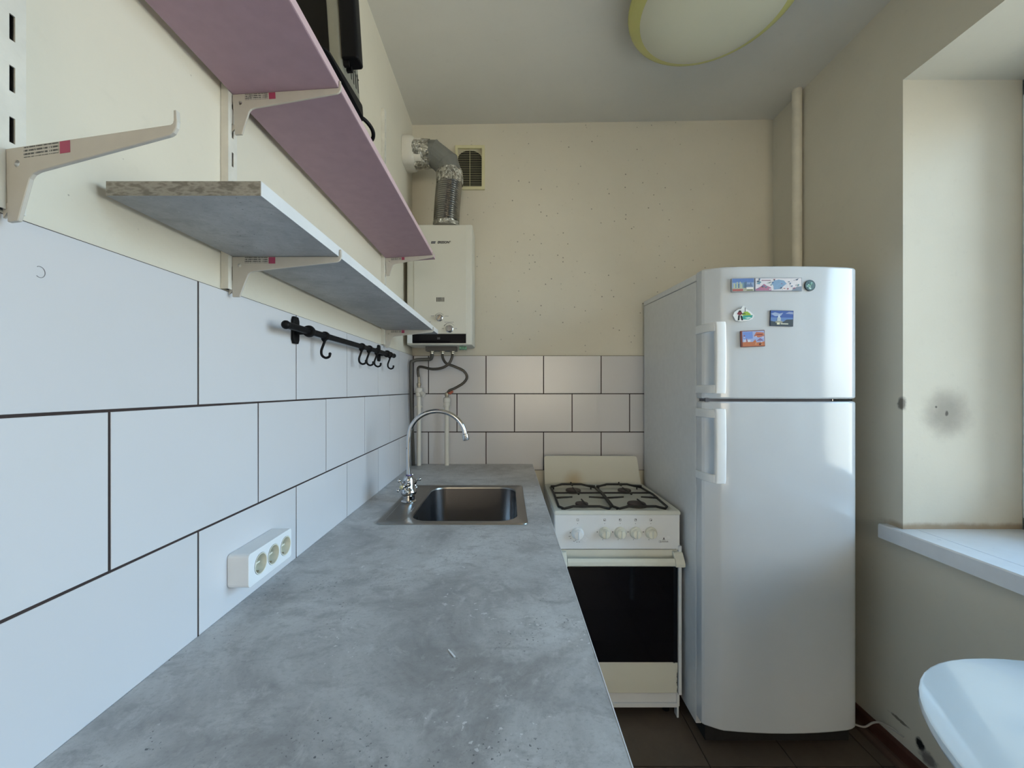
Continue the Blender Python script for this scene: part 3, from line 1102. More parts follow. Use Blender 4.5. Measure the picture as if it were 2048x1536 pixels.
# ------------------------------------------------------------------ countertop oven on the mauve shelf
ov = thing('countertop_oven', 'small dark glass-fronted countertop oven standing on the mauve shelf', 'oven', pivot)
o0 = pivot.z + 0.0185
fy0, fy1 = 0.757, 0.853
b = MB().prism(rrect(-0.468, -0.300, fy0, fy1, 0.010, 4), 'z', o0 + 0.030, o0 + 0.262)
shell = b.build('shell', M['grey_metal'], ov, bevel=0.003, smooth=40)
b = MB()
def slope(y, lo, hi):
    return lo + (hi - lo) * (y - 0.66) / 0.2
lo_ = rrect(-0.470, -0.293, 0.662, 0.858, 0.022, 4)
ins_ = rrect(-0.462, -0.301, 0.670, 0.850, 0.018, 4)
b.loft([[(x, y, o0 + 0.0065) for x, y in ins_], [(x, y, o0 + 0.010) for x, y in lo_], [(x, y, o0 + slope(y, 0.012, 0.036)) for x, y in lo_], [(x, y, o0 + slope(y, 0.018, 0.043)) for x, y in ins_]], True, True)
b.build('base', M['black_plastic'], ov, smooth=50)
for x in (-0.445, -0.318):
    for y in (0.69, 0.835):
        MB().cyl((x, y, o0 + 0.0002), (x, y, o0 + 0.0085), 0.010, 0.013, 12).build('foot', M['black_plastic'], ov)
b = MB().prism(rrect(-0.462, -0.322, o0 + 0.068, o0 + 0.252, 0.012, 4), 'y', fy0 - 0.003, fy0 + 0.001)
gl = b.build('door_glass', M['smoked'], ov, bevel=0.001, smooth=40)
for k in range(5):
    z = o0 + 0.09 + 0.032 * k
    MB().tube([(-0.3005, fy0 + 0.004, z), (-0.300, fy1 - 0.008, z)], 0.0012, 6).build('shell_rib', M['steel'], ov)
b = MB().prism(rrect(-0.3015, -0.2705, 0.757, 0.789, 0.006, 4), 'z', o0 + 0.066, o0 + 0.25)
hb = b.build('handle_block', M['black_plastic'], ov, bevel=0.003, smooth=40)
for y in (0.7625, 0.776):
    MB().box(-0.300, -0.290, y, y + 0.006, o0 + 0.056, o0 + 0.0662).build('handle_peg', M['black_plastic'], hb)
for k in range(4):
    y = 0.800 + 0.0125 * k
    MB().box(-0.3003, -0.2996, y, y + 0.0040, o0 + 0.060, o0 + 0.098).build('vent_slit', M['dark_gap'], shell)
cp_ = [(-0.335, 0.850, 0.046), (-0.310, 0.862, 0.047), (-0.297, 0.878, 0.043), (-0.291, 0.895, 0.033), (-0.300, 0.910, 0.0245), (-0.33, 0.925, 0.0230), (-0.40, 0.95, 0.0230)]
MB().tube(spline([(x, y, ZP + z) for x, y, z in cp_], 5), 0.0042, 10).build('power_cable', M['black_plastic'], ov, smooth=60)
ov.rotation_euler = (0, TILT, 0)

# ------------------------------------------------------------------ hook rail
rx, rz = -0.455, H + 0.131
hr = thing('hook_rail', 'black iron hook rail mounted on the white tiles under the grey shelf', 'rail', (XL, 1.25, rz))
b = MB().tube([(rx, 0.842, rz), (rx, 1.640, rz)], 0.0074, 16)
b.build('rod', M['black_iron'], hr, smooth=50)
for y in (0.842, 1.640):
    b = MB().ball((rx, y, rz), 0.0092, 16)
    b.build('end_knob', M['black_iron'], hr, smooth=60)
for y in (0.940, 1.550):
    b = MB()
    zc = H + 0.1335
    pp = [(y - 0.009, zc + 0.031), (y + 0.009, zc + 0.031), (y + 0.0135, zc + 0.022), (y + 0.0135, zc - 0.022), (y + 0.009, zc - 0.031), (y - 0.009, zc - 0.031), (y - 0.0135, zc - 0.022), (y - 0.0135, zc + 0.022)]
    b.prism(pp, 'x', XL + 0.0005, XL + 0.007)
    b.cyl((XL + 0.006, y, rz), (rx, y, rz), 0.008, 0.0075, 14)
    mt = b.build('mount', M['black_iron'], hr, bevel=0.0015, smooth=40)
    b = MB().lathe([(0.0075, -0.007), (0.0125, -0.006), (0.0138, 0.0), (0.0125, 0.006), (0.0075, 0.007)], (rx, y, rz), (0, 1, 0))
    b.build('ring', M['black_iron'], mt, smooth=50)
hk = thing('rail_hook', 'black hook hanging alone near the left end of the rail', 'hook', (rx, 0, rz), 'hooks on the black rail')
b = MB()
b.lathe([(0.0075, -0.006), (0.0106, -0.005), (0.0114, 0.0), (0.0106, 0.005), (0.0075, 0.006), (0.0075, -0.006)], (rx, 0, rz), (0, 1, 0), 18)
b.build('ring', M['black_iron'], hk, smooth=50)
b = MB()
sp = spline([(rx, 0, rz - 0.0085), (rx - 0.0015, 0, rz - 0.014), (rx - 0.005, 0, rz - 0.0235), (rx - 0.0095, 0, rz - 0.037), (rx - 0.0078, 0, rz - 0.0485), (rx + 0.0012, 0, rz - 0.0545), (rx + 0.0102, 0, rz - 0.0515), (rx + 0.0122, 0, rz - 0.0445)], 4)
b.tube(sp, [0.0050] + [0.0040] * 2 + [0.0031] * (len(sp) - 4) + [0.0033], 10)
b.ball(sp[-1], 0.0038, 10)
b.tube([(rx - 0.0085, 0, rz - 0.0075), (rx - 0.003, 0, rz - 0.014), (rx - 0.002, 0, rz - 0.019)], [0.002, 0.0024, 0.0022], 8)
b.build('hook', M['black_iron'], hk, smooth=60)
hk.location = (rx, 1.023, rz)
for y, lb in ((1.283, 'black hook second from the left on the rail, first of the clustered four'), (1.352, 'black hook in the middle of the five on the rail'),
              (1.432, 'black hook just left of the far mount of the rail'), (1.592, 'black hook last on the rail, beyond the far mount')):
    copy_tree(hk, (rx, y, rz), lb)

# ------------------------------------------------------------------ gas water heater
hd, hb = 1.94, PY - 0.012
hx0, hx1, hz0, hz1 = -0.478, -0.166, H + 0.206, H + 0.777
wh = thing('gas_water_heater', 'ivory wall-mounted gas water heater under the flue duct', 'water heater', ((hx0 + hx1) / 2, hb, hz0))
b = MB()
b.loft([[(x, y, z_) for x, z_ in rrect(hx0 + i, hx1 - i, hz0 + i * 0.4, hz1 - i * 0.4, 0.004, 2)] for y, i in ((hb, 0.006), (hb - 0.03, 0.006), (hb - 0.0301, 0.0), (hd + 0.012, 0.0), (hd + 0.003, 0.003), (hd, 0.008))], True, True)
b.build('casing', M['heater'], wh, smooth=30)
gx0, gx1 = -0.443, -0.194
b = MB()
b.prism([(gx0, hz0 + 0.052), (gx1, hz0 + 0.052), (gx1, hz1 - 0.004), (gx0, hz1 - 0.004)], 'y', hd - 0.0035, hd + 0.001)
fp = b.build('front_panel', M['heater'], wh, bevel=0.0025)
fy_ = hd - 0.0036
for k in range(6):
    x = -0.3355 + 0.0066 * k
    MB().box(x, x + 0.0036, fy_ - 0.0003, fy_ + 0.0005, H + 0.410, H + 0.4305).build('vent_slot', M['dark_gap'], fp)
b = MB().box(gx0 - 0.006, gx1 - 0.002, hd - 0.005, hd + 0.001, hz0 + 0.008, hz0 + 0.0515)
dp = b.build('display_panel', M['black_gloss'], wh, bevel=0.001)
text('88', 0.014, dp, (-0.325, hd - 0.0052, hz0 + 0.030), plain('unlit_display_digits', (0.16, 0.155, 0.17), 0.5), 'display_digits')
MB().box(hx0 + 0.004, gx0 - 0.0065, hd - 0.004, hd + 0.001, hz0 + 0.008, hz0 + 0.0515).build('corner_cap', M['white_plastic'], wh, bevel=0.001)
text('ERISSON', 0.0155, fp, (-0.3035, fy_ - 0.0002, H + 0.690), M['print'], 'lettering', sx=0.92, shear=0.25, bold=0.0007)
text('®', 0.009, fp, (-0.2705, fy_ - 0.0002, H + 0.694), M['print'], 'trade_mark')
b = MB().prism([(-0.3620, H + 0.6845), (-0.3415, H + 0.6845), (-0.3385, H + 0.6955), (-0.3590, H + 0.6955)], 'y', fy_ - 0.0003, fy_ + 0.0004)
em = b.build('emblem', M['print'], fp)
b = MB()
for k in range(3):
    x = -0.358 + 0.0062 * k
    b.prism([(x, H + 0.6865), (x + 0.0045, H + 0.6865), (x + 0.006, H + 0.6935), (x + 0.0015, H + 0.6935)], 'y', fy_ - 0.0006, fy_ - 0.0002)
b.build('emblem_letter', M['print_grey'], em)
for (kx, kz, kr, an, arc) in ((-0.3215, H + 0.3335, 0.0168, 40, 0.022), (-0.2745, H + 0.2815, 0.0185, -8, 0.0265)):
    b = MB().lathe([(kr, 0), (kr, 0.004), (kr * 0.86, 0.006), (kr * 0.78, 0.0065), (kr * 0.74, 0.013), (kr * 0.66, 0.015), (0, 0.015)], (kx, fy_, kz), (0, -1, 0))
    kn = b.build('knob', M['chrome'], fp, smooth=35)
    b = MB()
    d = Vector((sin(radians(an)), 0, cos(radians(an))))
    p = Vector((d.z, 0, -d.x))
    c = Vector((kx, fy_ - 0.0148, kz))
    r2 = kr * 0.66
    q = [c + d * r2 + p * 0.003, c - d * r2 + p * 0.003, c - d * r2 - p * 0.003, c + d * r2 - p * 0.003]
    b.add([tuple(v) for v in q] + [tuple(v + Vector((0, -0.004, 0))) for v in q], [(0, 1, 2, 3), (7, 6, 5, 4), (0, 4, 5, 1), (1, 5, 6, 2), (2, 6, 7, 3), (3, 7, 4, 0)])
    b.build('grip', M['brass'] if an == 40 else M['chrome'], kn)
    b = MB()
    for a in range(35, 150, 6 if an == 40 else 12):
        wd = 0.0006 if an == 40 else 0.0004 + 0.0014 * (a - 35) / 115
        a0, a1 = radians(a), radians(a + (6 if an == 40 else 9))
        b.add([(kx + arc * cos(a0), fy_ - 0.0003, kz + arc * sin(a0)), (kx + arc * cos(a1), fy_ - 0.0003, kz + arc * sin(a1)),
               (kx + (arc + wd * 2) * cos(a1), fy_ - 0.0003, kz + (arc + wd * 2) * sin(a1)), (kx + (arc + wd * 2) * cos(a0), fy_ - 0.0003, kz + (arc + wd * 2) * sin(a0))], [(0, 1, 2, 3)])
    b.build('scale_mark', M['print'], fp)
b = MB()
for x, z, l in ((-0.362, 0.343, 0.016), (-0.296, 0.342, 0.018), (-0.372, 0.314, 0.012), (-0.297, 0.3135, 0.044), (-0.309, 0.283, 0.009), (-0.247, 0.283, 0.009)):
    n = max(2, int(l / 0.0042))
    for k in range(n):
        b.box(x + l * k / n, x + l * (k + 0.72) / n, fy_ - 0.0003, fy_ + 0.0003, H + z - 0.0011, H + z + 0.0012)
b.build('small_print', M['print_grey'], fp)
# underside: bracket, fittings, green drain plug
b = MB().box(-0.40, -0.25, 2.0, 2.05, hz0 - 0.022, hz0 + 0.004)
b.build('connection_plate', plain('dark_grey_plate', (0.10, 0.09, 0.08), 0.6), wh)
for x in (-0.374, -0.322, -0.272):
    b = MB()
    b.lathe([(0.0105, 0.0), (0.0105, 0.010), (0.0125, 0.010), (0.0125, 0.022), (0.0085, 0.024), (0.0085, 0.03)], (x, 2.025, hz0 - 0.005), (0, 0, -1), 6)
    b.build('fitting', M['brass'], wh)
b = MB()
for k in range(5):
    b.cyl((-0.232 + 0.007 * k, 1.99, hz0 - 0.010), (-0.227 + 0.007 * k, 1.99, hz0 - 0.010), 0.010 if k % 2 == 0 else 0.0075, seg=14)
b.cyl((-0.232, 1.99, hz0 - 0.010), (-0.198, 1.99, hz0 - 0.010), 0.0055, seg=12)
b.cyl((-0.215, 1.99, hz0 + 0.002), (-0.215, 1.99, hz0 - 0.010), 0.005, seg=12)
b.build('drain_plug', M['green'], wh, smooth=40)

# hoses and pipes
zf = hz0 - 0.035
b = MB().tube(spline([(-0.374, 2.025, zf), (-0.374, 2.027, zf - 0.012), (-0.382, 2.035, zf - 0.024), (-0.405, 2.035, zf - 0.027), (-0.448, 2.022, zf - 0.030), (-0.4665, 2.015, zf - 0.040), (-0.4745, 2.012, zf - 0.062), (-0.4755, 2.03, 1.2), (-0.4785, 2.09, WT + 0.0005)], 6), 0.0088, 14)
tag(b.build('gas_pipe', M['gas_pipe'], smooth=60), 'grey bent gas pipe running down the tile corner from the water heater', 'pipe')
b = MB().tube(spline([(-0.272, 2.025, zf), (-0.274, 2.020, zf - 0.02), (-0.288, 2.018, zf - 0.048), (-0.322, 2.03, zf - 0.068), (-0.375, 2.05, zf - 0.074), (-0.432, 2.07, zf - 0.062), (-0.452, 2.078, zf - 0.066), (-0.4555, 2.085, zf - 0.088), (-0.4525, 2.088, zf - 0.112)], 6), 0.0067, 12)
tag(b.build('braided_hose', M['braid'], smooth=60), 'braided steel hose curving left from the heater to the taller white pipe', 'hose', 'braided hoses under the heater')
b = MB().tube(spline([(-0.322, 2.025, zf), (-0.320, 2.035, zf - 0.022), (-0.306, 2.052, zf - 0.045), (-0.268, 2.06, zf - 0.060), (-0.222, 2.065, zf - 0.082), (-0.205, 2.07, zf - 0.112), (-0.222, 2.075, zf - 0.142), (-0.268, 2.085, zf - 0.170), (-0.300, 2.09, zf - 0.185), (-0.309, 2.09, zf - 0.215)], 6), 0.0067, 12)
tag(b.build('braided_hose', M['braid'], smooth=60), 'braided steel hose looping right from the heater to the shorter white pipe', 'hose', 'braided hoses under the heater')
for px_, py_, zt_, lb, nut in ((-0.4515, 2.089, H - 0.012, 'taller white plastic water pipe, left of the pair behind the faucet', True),
                               (-0.3095, 2.091, H - 0.062, 'shorter white plastic water pipe, right of the pair behind the faucet', False)):
    p = thing('water_pipe', lb, 'pipe', (px_, py_, WT), 'white water pipes behind the faucet')
    MB().cyl((px_, py_, WT + 0.0004), (px_, py_, zt_), 0.0115, seg=20).build('tube', M['pvc'], p, smooth=50)
    b = MB().lathe([(0.0118, -0.028), (0.0165, -0.026), (0.0165, -0.008), (0.0185, -0.006), (0.0185, 0.012), (0.0145, 0.016), (0.0105, 0.017), (0, 0.017)], (px_, py_, zt_), (0, 0, 1), 18)
    if nut:
        b.cyl((px_, py_, zt_ - 0.004), (px_ + 0.028, py_ - 0.010, zt_ - 0.022), 0.013, 0.012, 14)
    b.build('coupling', M['pvc'], p, smooth=35)
    top = zf - 0.112 if nut else zf - 0.215
    b = MB().lathe([(0.0085, 0), (0.0085, 0.008), (0.0110, 0.009), (0.0110, 0.022), (0.007, 0.024), (0.007, max(0.026, top - zt_ - 0.017))], (px_, py_, zt_ + 0.0168), (0, 0, 1), 8)
    b.build('nipple', M['brass'], p)
    zc = H - 0.092
    b = MB()
    b.lathe([(0.0117, -0.004), (0.0145, -0.004), (0.0145, 0.004), (0.0117, 0.004), (0.0117, -0.004)], (px_, py_, zc), (0, 0, 1), 16)
    b.box(px_ - 0.004, px_ + 0.004, py_ + 0.012, YB - 0.0004, zc - 0.004, zc + 0.004)
    b.ball((px_ - 0.016, py_ - 0.006, zc), 0.004, 8).ball((px_ + 0.016, py_ - 0.006, zc), 0.004, 8)
    b.build('pipe_clip', M['pvc'], p, smooth=40)
    if not nut:
        b = MB().prism([(px_ + 0.008, zt_ + 0.040), (px_ + 0.030, zt_ + 0.052), (px_ + 0.036, zt_ + 0.044), (px_ + 0.020, zt_ + 0.030)], 'y', py_ - 0.012, py_ - 0.008)
        b.cyl((px_, py_, zt_ + 0.035), (px_ + 0.014, py_ - 0.010, zt_ + 0.040), 0.004, seg=10)
        b.build('valve_tag', M['red'], p)

# ------------------------------------------------------------------ flue duct
fd = 1.985
fl = thing('flue_duct', 'grey flue duct bending from the water heater top into the left wall', 'duct', (-0.30, fd, hz1))
zc = H + 1.135
b = MB()
b.loft([[(x, fd + u, zc + v) for u, v in rrect(-0.072 + i, 0.072 - i, -0.070 + i, 0.068 - i, 0.04 - i, 4)] for x, i in ((PX + 0.001, 0.0), (-0.470, 0.001), (-0.450, 0.004), (-0.442, 0.012), (-0.41, 0.014))], True, True)
b.build('wall_collar', M['pvc'], fl, smooth=40)
b = MB()
ring = []
for x, r in ((-0.447, 0.0685), (-0.43, 0.0676), (-0.412, 0.0665), (-0.395, 0.0655), (-0.374, 0.0635)):
    ring.append([(x + random.uniform(-.003, .003), fd + (r + random.uniform(-.0012, .0012)) * cos(2 * pi * k / 26), zc + (r + random.uniform(-.0012, .0012)) * sin(2 * pi * k / 26)) for k in range(26)])
b.loft(ring, False, False)
b.build('foil_tape', M['foil'], fl, smooth=60)
def ell(c, t, r, n=26):
    t = Vector(t).normalized()
    u = Vector((0, 1, 0))
    q = t.cross(u)
    return [tuple(Vector(c) + u * r * cos(2 * pi * k / n) + q * r * sin(2 * pi * k / n)) for k in range(n)]
b = MB()
pc_ = [((-0.385, fd, zc), (1, 0, 0), 0.0605), ((-0.352, fd, zc - 0.002), (1, 0, -0.28), 0.0625), ((-0.296, fd, zc - 0.048), (0.55, 0, -0.83), 0.0625), ((-0.280, fd, zc - 0.094), (0.0, 0, -1), 0.0605)]
b.loft([ell(*q) for q in pc_], True, True)
b.build('elbow', M['flue_grey'], fl, smooth=12)
for c_, t_, r_ in pc_[1:3]:
    p_ = ell(c_, t_, r_ + 0.0004)
    MB().tube(p_ + [p_[0]], 0.0016, 6, cap=False).build('seam', M['flue_grey'], fl, smooth=60)
zt_ = zc - 0.088
b = MB()
ring = []
for z, r in ((zt_ + 0.004, 0.0625), (zt_ - 0.012, 0.0645), (zt_ - 0.028, 0.0655), (zt_ - 0.046, 0.065), (zt_ - 0.062, 0.0638)):
    ring.append([(-0.280 + (r + random.uniform(-.0015, .0015)) * cos(2 * pi * k / 26), fd + (r + random.uniform(-.0015, .0015)) * sin(2 * pi * k / 26), z + random.uniform(-.003, .003)) for k in range(26)])
b.loft(ring, False, False)
b.build('foil_tape', M['foil'], fl, smooth=60)
b = MB()
pts, rs = [], []
z0_, z1_ = hz1 + 0.0005, zt_ - 0.045
N = 22 * 4
for i in range(N + 1):
    t = i / N
    z = z0_ + (z1_ - z0_) * t
    x = -0.2965 + 0.0165 * t ** 1.6
    pts.append((x, fd, z))
    rs.append(0.0600 + 0.0026 * sin(i * pi / 2) + (0.0022 if t < 0.1 else 0))
b.tube(pts, rs, 28)
b.build('corrugated_pipe', M['foil_duct'], fl, smooth=50)
b = MB()
ring = []
for z, r in ((hz1 + 0.0006, 0.066), (hz1 + 0.010, 0.065), (hz1 + 0.022, 0.0635)):
    ring.append([(-0.2965 + (r + random.uniform(-.0015, .0015)) * cos(2 * pi * k / 26), fd + (r + random.uniform(-.0015, .0015)) * sin(2 * pi * k / 26), z + (random.uniform(-.006, .006) if z > hz1 + 0.015 else 0)) for k in range(26)])
b.loft(ring, False, False)
b.build('foil_tape', M['foil'], fl, smooth=60)

# ------------------------------------------------------------------ gas stove
tx0, tx1, td, tb = 0.184, 0.684, 1.62, 2.10
zl = H - 0.482                    # rim of the cooktop
st = thing('gas_stove', 'white four-burner gas stove between the worktop and the refrigerator', 'stove', ((tx0 + tx1) / 2, (td + tb) / 2, 0))
b = MB()
b.box(tx0 + 0.002, tx0 + 0.014, td + 0.006, tb, 0.045, zl - 0.016)
b.box(tx1 - 0.014, tx1 - 0.002, td + 0.006, tb, 0.045, zl - 0.016)
b.box(tx0 + 0.014, tx1 - 0.014, tb - 0.012, tb, 0.045, zl - 0.016)
b.box(tx0 + 0.014, tx1 - 0.014, td + 0.03, tb - 0.012, 0.045, 0.06)
b.build('body', M['enamel'], st)
b = MB().box(tx1 - 0.010, tx1 + 0.002, td - 0.006, td + 0.03, 0.098, H - 0.62)
b.build('side_strip', M['enamel'], st, bevel=0.001)
# cooktop: pressed tray with raised rim
def T3(i, z, r):
    return [(x, y, z) for x, y in rrect(tx0 + i, tx1 - i, td - 0.004 + i, tb - 0.02 - i, r, 4)]
b = MB().loft([T3(0, zl - 0.0155, 0.006), T3(0, zl - 0.006, 0.008), T3(0.003, zl - 0.001, 0.009), T3(0.008, zl, 0.012), T3(0.020, zl - 0.002, 0.022), T3(0.034, zl - 0.018, 0.02), T3(0.044, zl - 0.020, 0.02)], True, True)
ck = b.build('cooktop', M['hob'], st, smooth=35)
b = MB()
gp = [(tx0 + 0.003, zl - 0.001), (tx1 - 0.009, zl - 0.001), (tx1 - 0.031, zl + 0.132), (tx1 - 0.036, zl + 0.138), (tx1 - 0.045, zl + 0.141), (tx0 + 0.013, zl + 0.142), (tx0 + 0.005, zl + 0.139), (tx0 + 0.001, zl + 0.130)]
b.prism(gp, 'y', tb - 0.030, tb - 0.026)
b.build('splash_guard', M['guard'], st, bevel=0.001)
burn = [(0.315, 1.965, 0.036), (0.314, 1.735, 0.027), (0.560, 1.965, 0.031), (0.546, 1.735, 0.038)]
for x, y, r in burn:
    zb_ = zl - 0.020
    b = MB().lathe([(r * 1.08, 0), (r * 1.08, 0.005), (r * 0.9, 0.007), (r * 0.9, 0.011), (0, 0.011)], (x, y, zb_), seg=24)
    bo = b.build('burner', M['burner_ring'], st, smooth=35)
    b = MB().lathe([(r, 0.0), (r * 1.02, 0.003), (r * 0.96, 0.0075), (r * 0.6, 0.0085), (0, 0.0085)], (x, y, zb_ + 0.0112), seg=24)
    b.build('burner_cap', M['burner'], bo, smooth=35)
zg = zl + 0.006
for gx0_, gx1_, bx in ((0.2105, 0.4265, 0.315), (0.4335, 0.6535, 0.553)):
    y0_, y1_ = 1.652, 2.035
    b = MB()
    yc = (y0_ + y1_) / 2
    lo, hi = zg - 0.008, zg
    fr = [(gx0_, y0_ + 0.03, lo), (gx0_ + 0.018, y0_, lo), (gx0_ + 0.055, y0_ + 0.004, hi), (gx1_ - 0.055, y0_ + 0.004, hi), (gx1_ - 0.018, y0_, lo), (gx1_, y0_ + 0.03, lo),
          (gx1_, yc, hi), (gx1_, y1_ - 0.03, lo), (gx1_ - 0.025, y1_, lo), (gx1_ - 0.06, y1_ + 0.002, hi), (gx0_ + 0.06, y1_ + 0.002, hi), (gx0_ + 0.025, y1_, lo), (gx0_, y1_ - 0.03, lo), (gx0_, yc, hi)]
    b.tube(fr + [fr[0], fr[1]], 0.0050, 8)
    b.tube([(gx0_, 1.870, hi), (gx1_, 1.870, hi)], 0.0042, 8)
    for (xa, ya, xb, yb) in ((gx0_, 1.785, gx0_ + 0.072, 1.785), (gx1_, 1.785, gx1_ - 0.072, 1.785), (gx0_, 2.000, gx0_ + 0.045, 2.000), (gx1_, 2.000, gx1_ - 0.045, 2.000),
                             (bx + 0.01, y0_ + 0.004, bx, y0_ + 0.095), (bx, y1_, bx, y1_ - 0.045), (bx + 0.006, 1.848, bx - 0.005, 1.952)):
        b.tube([(xa, ya, hi), (xb, yb, hi + 0.004)], [0.0046, 0.0032], 8)
    b.tube([(bx, y1_ + 0.002, hi), (bx, y1_ + 0.002, hi + 0.012)], [0.004, 0.0028], 8)
    for xx, yy in ((gx0_ + 0.012, y0_ + 0.014), (gx1_ - 0.012, y0_ + 0.014), (gx0_ + 0.016, y1_ - 0.014), (gx1_ - 0.016, y1_ - 0.014)):
        b.tube([(xx, yy, lo), (xx, yy, zl - 0.0195)], 0.0036, 8)
    b.build('grate', M['grate'], st, smooth=50)
# control panel
pz0, pz1 = H - 0.634, zl - 0.0165
b = MB().box(tx0 + 0.004, tx1 - 0.004, td - 0.002, td + 0.05, pz0, pz1)
cp = b.build('control_panel', M['enamel'], st, bevel=0.002)
pf = td - 0.0022
kxs = [0.277, 0.3835, 0.4445, 0.505, 0.5655]
for i, kx in enumerate(kxs):
    kz = H - 0.569 if i else H - 0.572
    r = 0.0235 if i else 0.0245
    b = MB().lathe([(r, 0), (r * 0.98, 0.006), (r * 0.86, 0.011), (r * 0.80, 0.012), (r * 0.74, 0.022), (r * 0.66, 0.025), (0, 0.026)], (kx, pf, kz), (0, -1, 0), 28)
    kn = b.build('knob', M['cream_plastic'] if i else M['white_plastic'], cp, smooth=35)
    b = MB().add([(kx - 0.003, pf - 0.0255, kz + 0.015), (kx + 0.003, pf - 0.0255, kz + 0.015), (kx + 0.003, pf - 0.0255, kz - 0.015), (kx - 0.003, pf - 0.0255, kz - 0.015), (kx, pf - 0.031, kz + 0.013), (kx, pf - 0.031, kz - 0.013)],
                 [(0, 1, 4), (3, 5, 2), (0, 4, 5, 3), (1, 2, 5, 4), (0, 3, 2, 1)])
    b.build('grip_ridge', M['cream_plastic'] if i else M['white_plastic'], kn)
    # printed symbols
    iz, h_ = H - 0.5185, 0.0042
    yy = (pf - 0.0004, pf + 0.0004)
    p = MB()
    p.box(kx - h_, kx + h_, *yy, iz + h_ - 0.0009, iz + h_).box(kx - h_, kx + h_, *yy, iz - h_, iz - h_ + 0.0009)
    p.box(kx - h_, kx - h_ + 0.0009, *yy, iz - h_ + 0.001, iz + h_ - 0.001).box(kx + h_ - 0.0009, kx + h_, *yy, iz - h_ + 0.001, iz + h_ - 0.001)
    if i:
        dx, dz = {1: (-1, -1), 2: (-1, 1), 3: (1, 1), 4: (1, -1)}[i]
        p.prism(circle(kx + dx * 0.002, iz + dz * 0.002, 0.0018, 10), 'y', *yy)
    p.prism(circle(kx, H - 0.533, 0.0012, 10), 'y', *yy)
    p.prism([(kx - 0.0315, kz + 0.001), (kx - 0.0275, kz + 0.001), (kx - 0.0295, kz + 0.0068)], 'y', *yy)
    p.prism([(kx - 0.0090, kz - 0.0290), (kx - 0.0064, kz - 0.0290), (kx - 0.0077, kz - 0.0253)], 'y', *yy)
    if i == 0:
        for a, l in ((200, 0.007), (215, 0.004), (245, 0.006), (265, 0.004), (280, 0.004)):
            xx, zz = kx + 0.034 * cos(radians(a)), kz + 0.034 * sin(radians(a))
            p.box(xx - l / 2, xx + l / 2, *yy, zz - 0.0008, zz + 0.0008)
    p.build('dial_symbol', M['print'], cp)
lx, lz = 0.617, H - 0.597
b = MB()
b.prism([(lx - 0.0045, lz - 0.002), (lx - 0.0025, lz - 0.002), (lx, lz + 0.004), (lx + 0.0025, lz - 0.002), (lx + 0.0045, lz - 0.002), (lx + 0.001, lz + 0.009), (lx - 0.001, lz + 0.009)], 'y', pf - 0.0004, pf + 0.0004)
b.build('flame_emblem', M['print'], cp)
text('DARINA', 0.0085, cp, (lx + 0.002, pf - 0.0003, lz - 0.0075), M['print_grey'], 'lettering', bold=0.0001)
b = MB()
for (x0_, x1_, z0_, z1_) in ((-0.0195, -0.0135, -0.0048, -0.0040), (-0.0195, -0.0135, -0.0108, -0.0100), (-0.0195, -0.0187, -0.0108, -0.0040), (-0.0143, -0.0135, -0.0108, -0.0040)):
    b.box(lx + x0_, lx + x1_, pf - 0.0004, pf + 0.0004, lz + z0_, lz + z1_)
b.build('emblem_box', M['print_grey'], cp)
# oven door with dark glass and a curved handle
dz0, dz1 = 0.224, pz0 - 0.004
b = MB().box(tx0 + 0.004, tx1 - 0.012, td + 0.004, td + 0.036, dz0, dz1)
dr_ = b.build('oven_door', M['enamel_cream'], st, bevel=0.001)
b = MB().box(tx0 + 0.005, tx1 - 0.013, td - 0.002, td + 0.0038, dz0 + 0.001, H - 0.690)
b.build('door_glass', M['oven_glass'], dr_)
b = MB()
hzt, hzb = H - 0.661, H - 0.692
hp = [(td - 0.030, hzb + 0.001), (td - 0.036, hzb + 0.006), (td - 0.036, hzt - 0.010), (td - 0.028, hzt), (td - 0.022, hzt), (td - 0.022, hzb + 0.001)]
b.prism(hp, 'x', tx0 + 0.048, tx1 - 0.034)
hn = b.build('handle', M['enamel_cream'], dr_, bevel=0.002)
for x0_, x1_ in ((tx0 + 0.008, tx0 + 0.0475), (tx1 - 0.0335, tx1 + 0.004)):
    b = MB()
    b.prism([(td + 0.0036, dz1 - 0.003), (td - 0.012, dz1 - 0.006), (td - 0.030, hzt - 0.004), (td - 0.038, hzb + 0.012), (td - 0.038, hzb), (td - 0.020, hzb), (td - 0.012, hzt - 0.004), (td + 0.0036, hzt + 0.002)], 'x', x0_, x1_)
    b.build('handle_end', M['enamel_cream'], hn, bevel=0.003)
b = MB().box(tx0 + 0.004, tx1 - 0.011, td + 0.0005, td + 0.034, 0.101, dz0 - 0.0015)
b.build('drawer_front', M['drawer'], st, bevel=0.002)
b = MB().box(tx0 + 0.004, tx1 - 0.013, td + 0.010, td + 0.03, 0.058, 0.0995)
b.box(tx0 + 0.004, tx1 - 0.013, td + 0.003, td + 0.03, 0.042, 0.0575)
b.build('kick_panel', M['enamel'], st, bevel=0.001)
b = MB().box(tx1 - 0.0135, tx1 - 0.006, td + 0.002, td + 0.03, 0.002, 0.094)
b.build('front_leg_strip', M['enamel'], st, bevel=0.001)
for x in (tx0 + 0.04, tx1 - 0.04):
    for y in (td + 0.05, tb - 0.05):
        MB().cyl((x, y, 0.0004), (x, y, 0.046), 0.014, 0.012, 14).build('foot', M['black_plastic'], st, smooth=40)

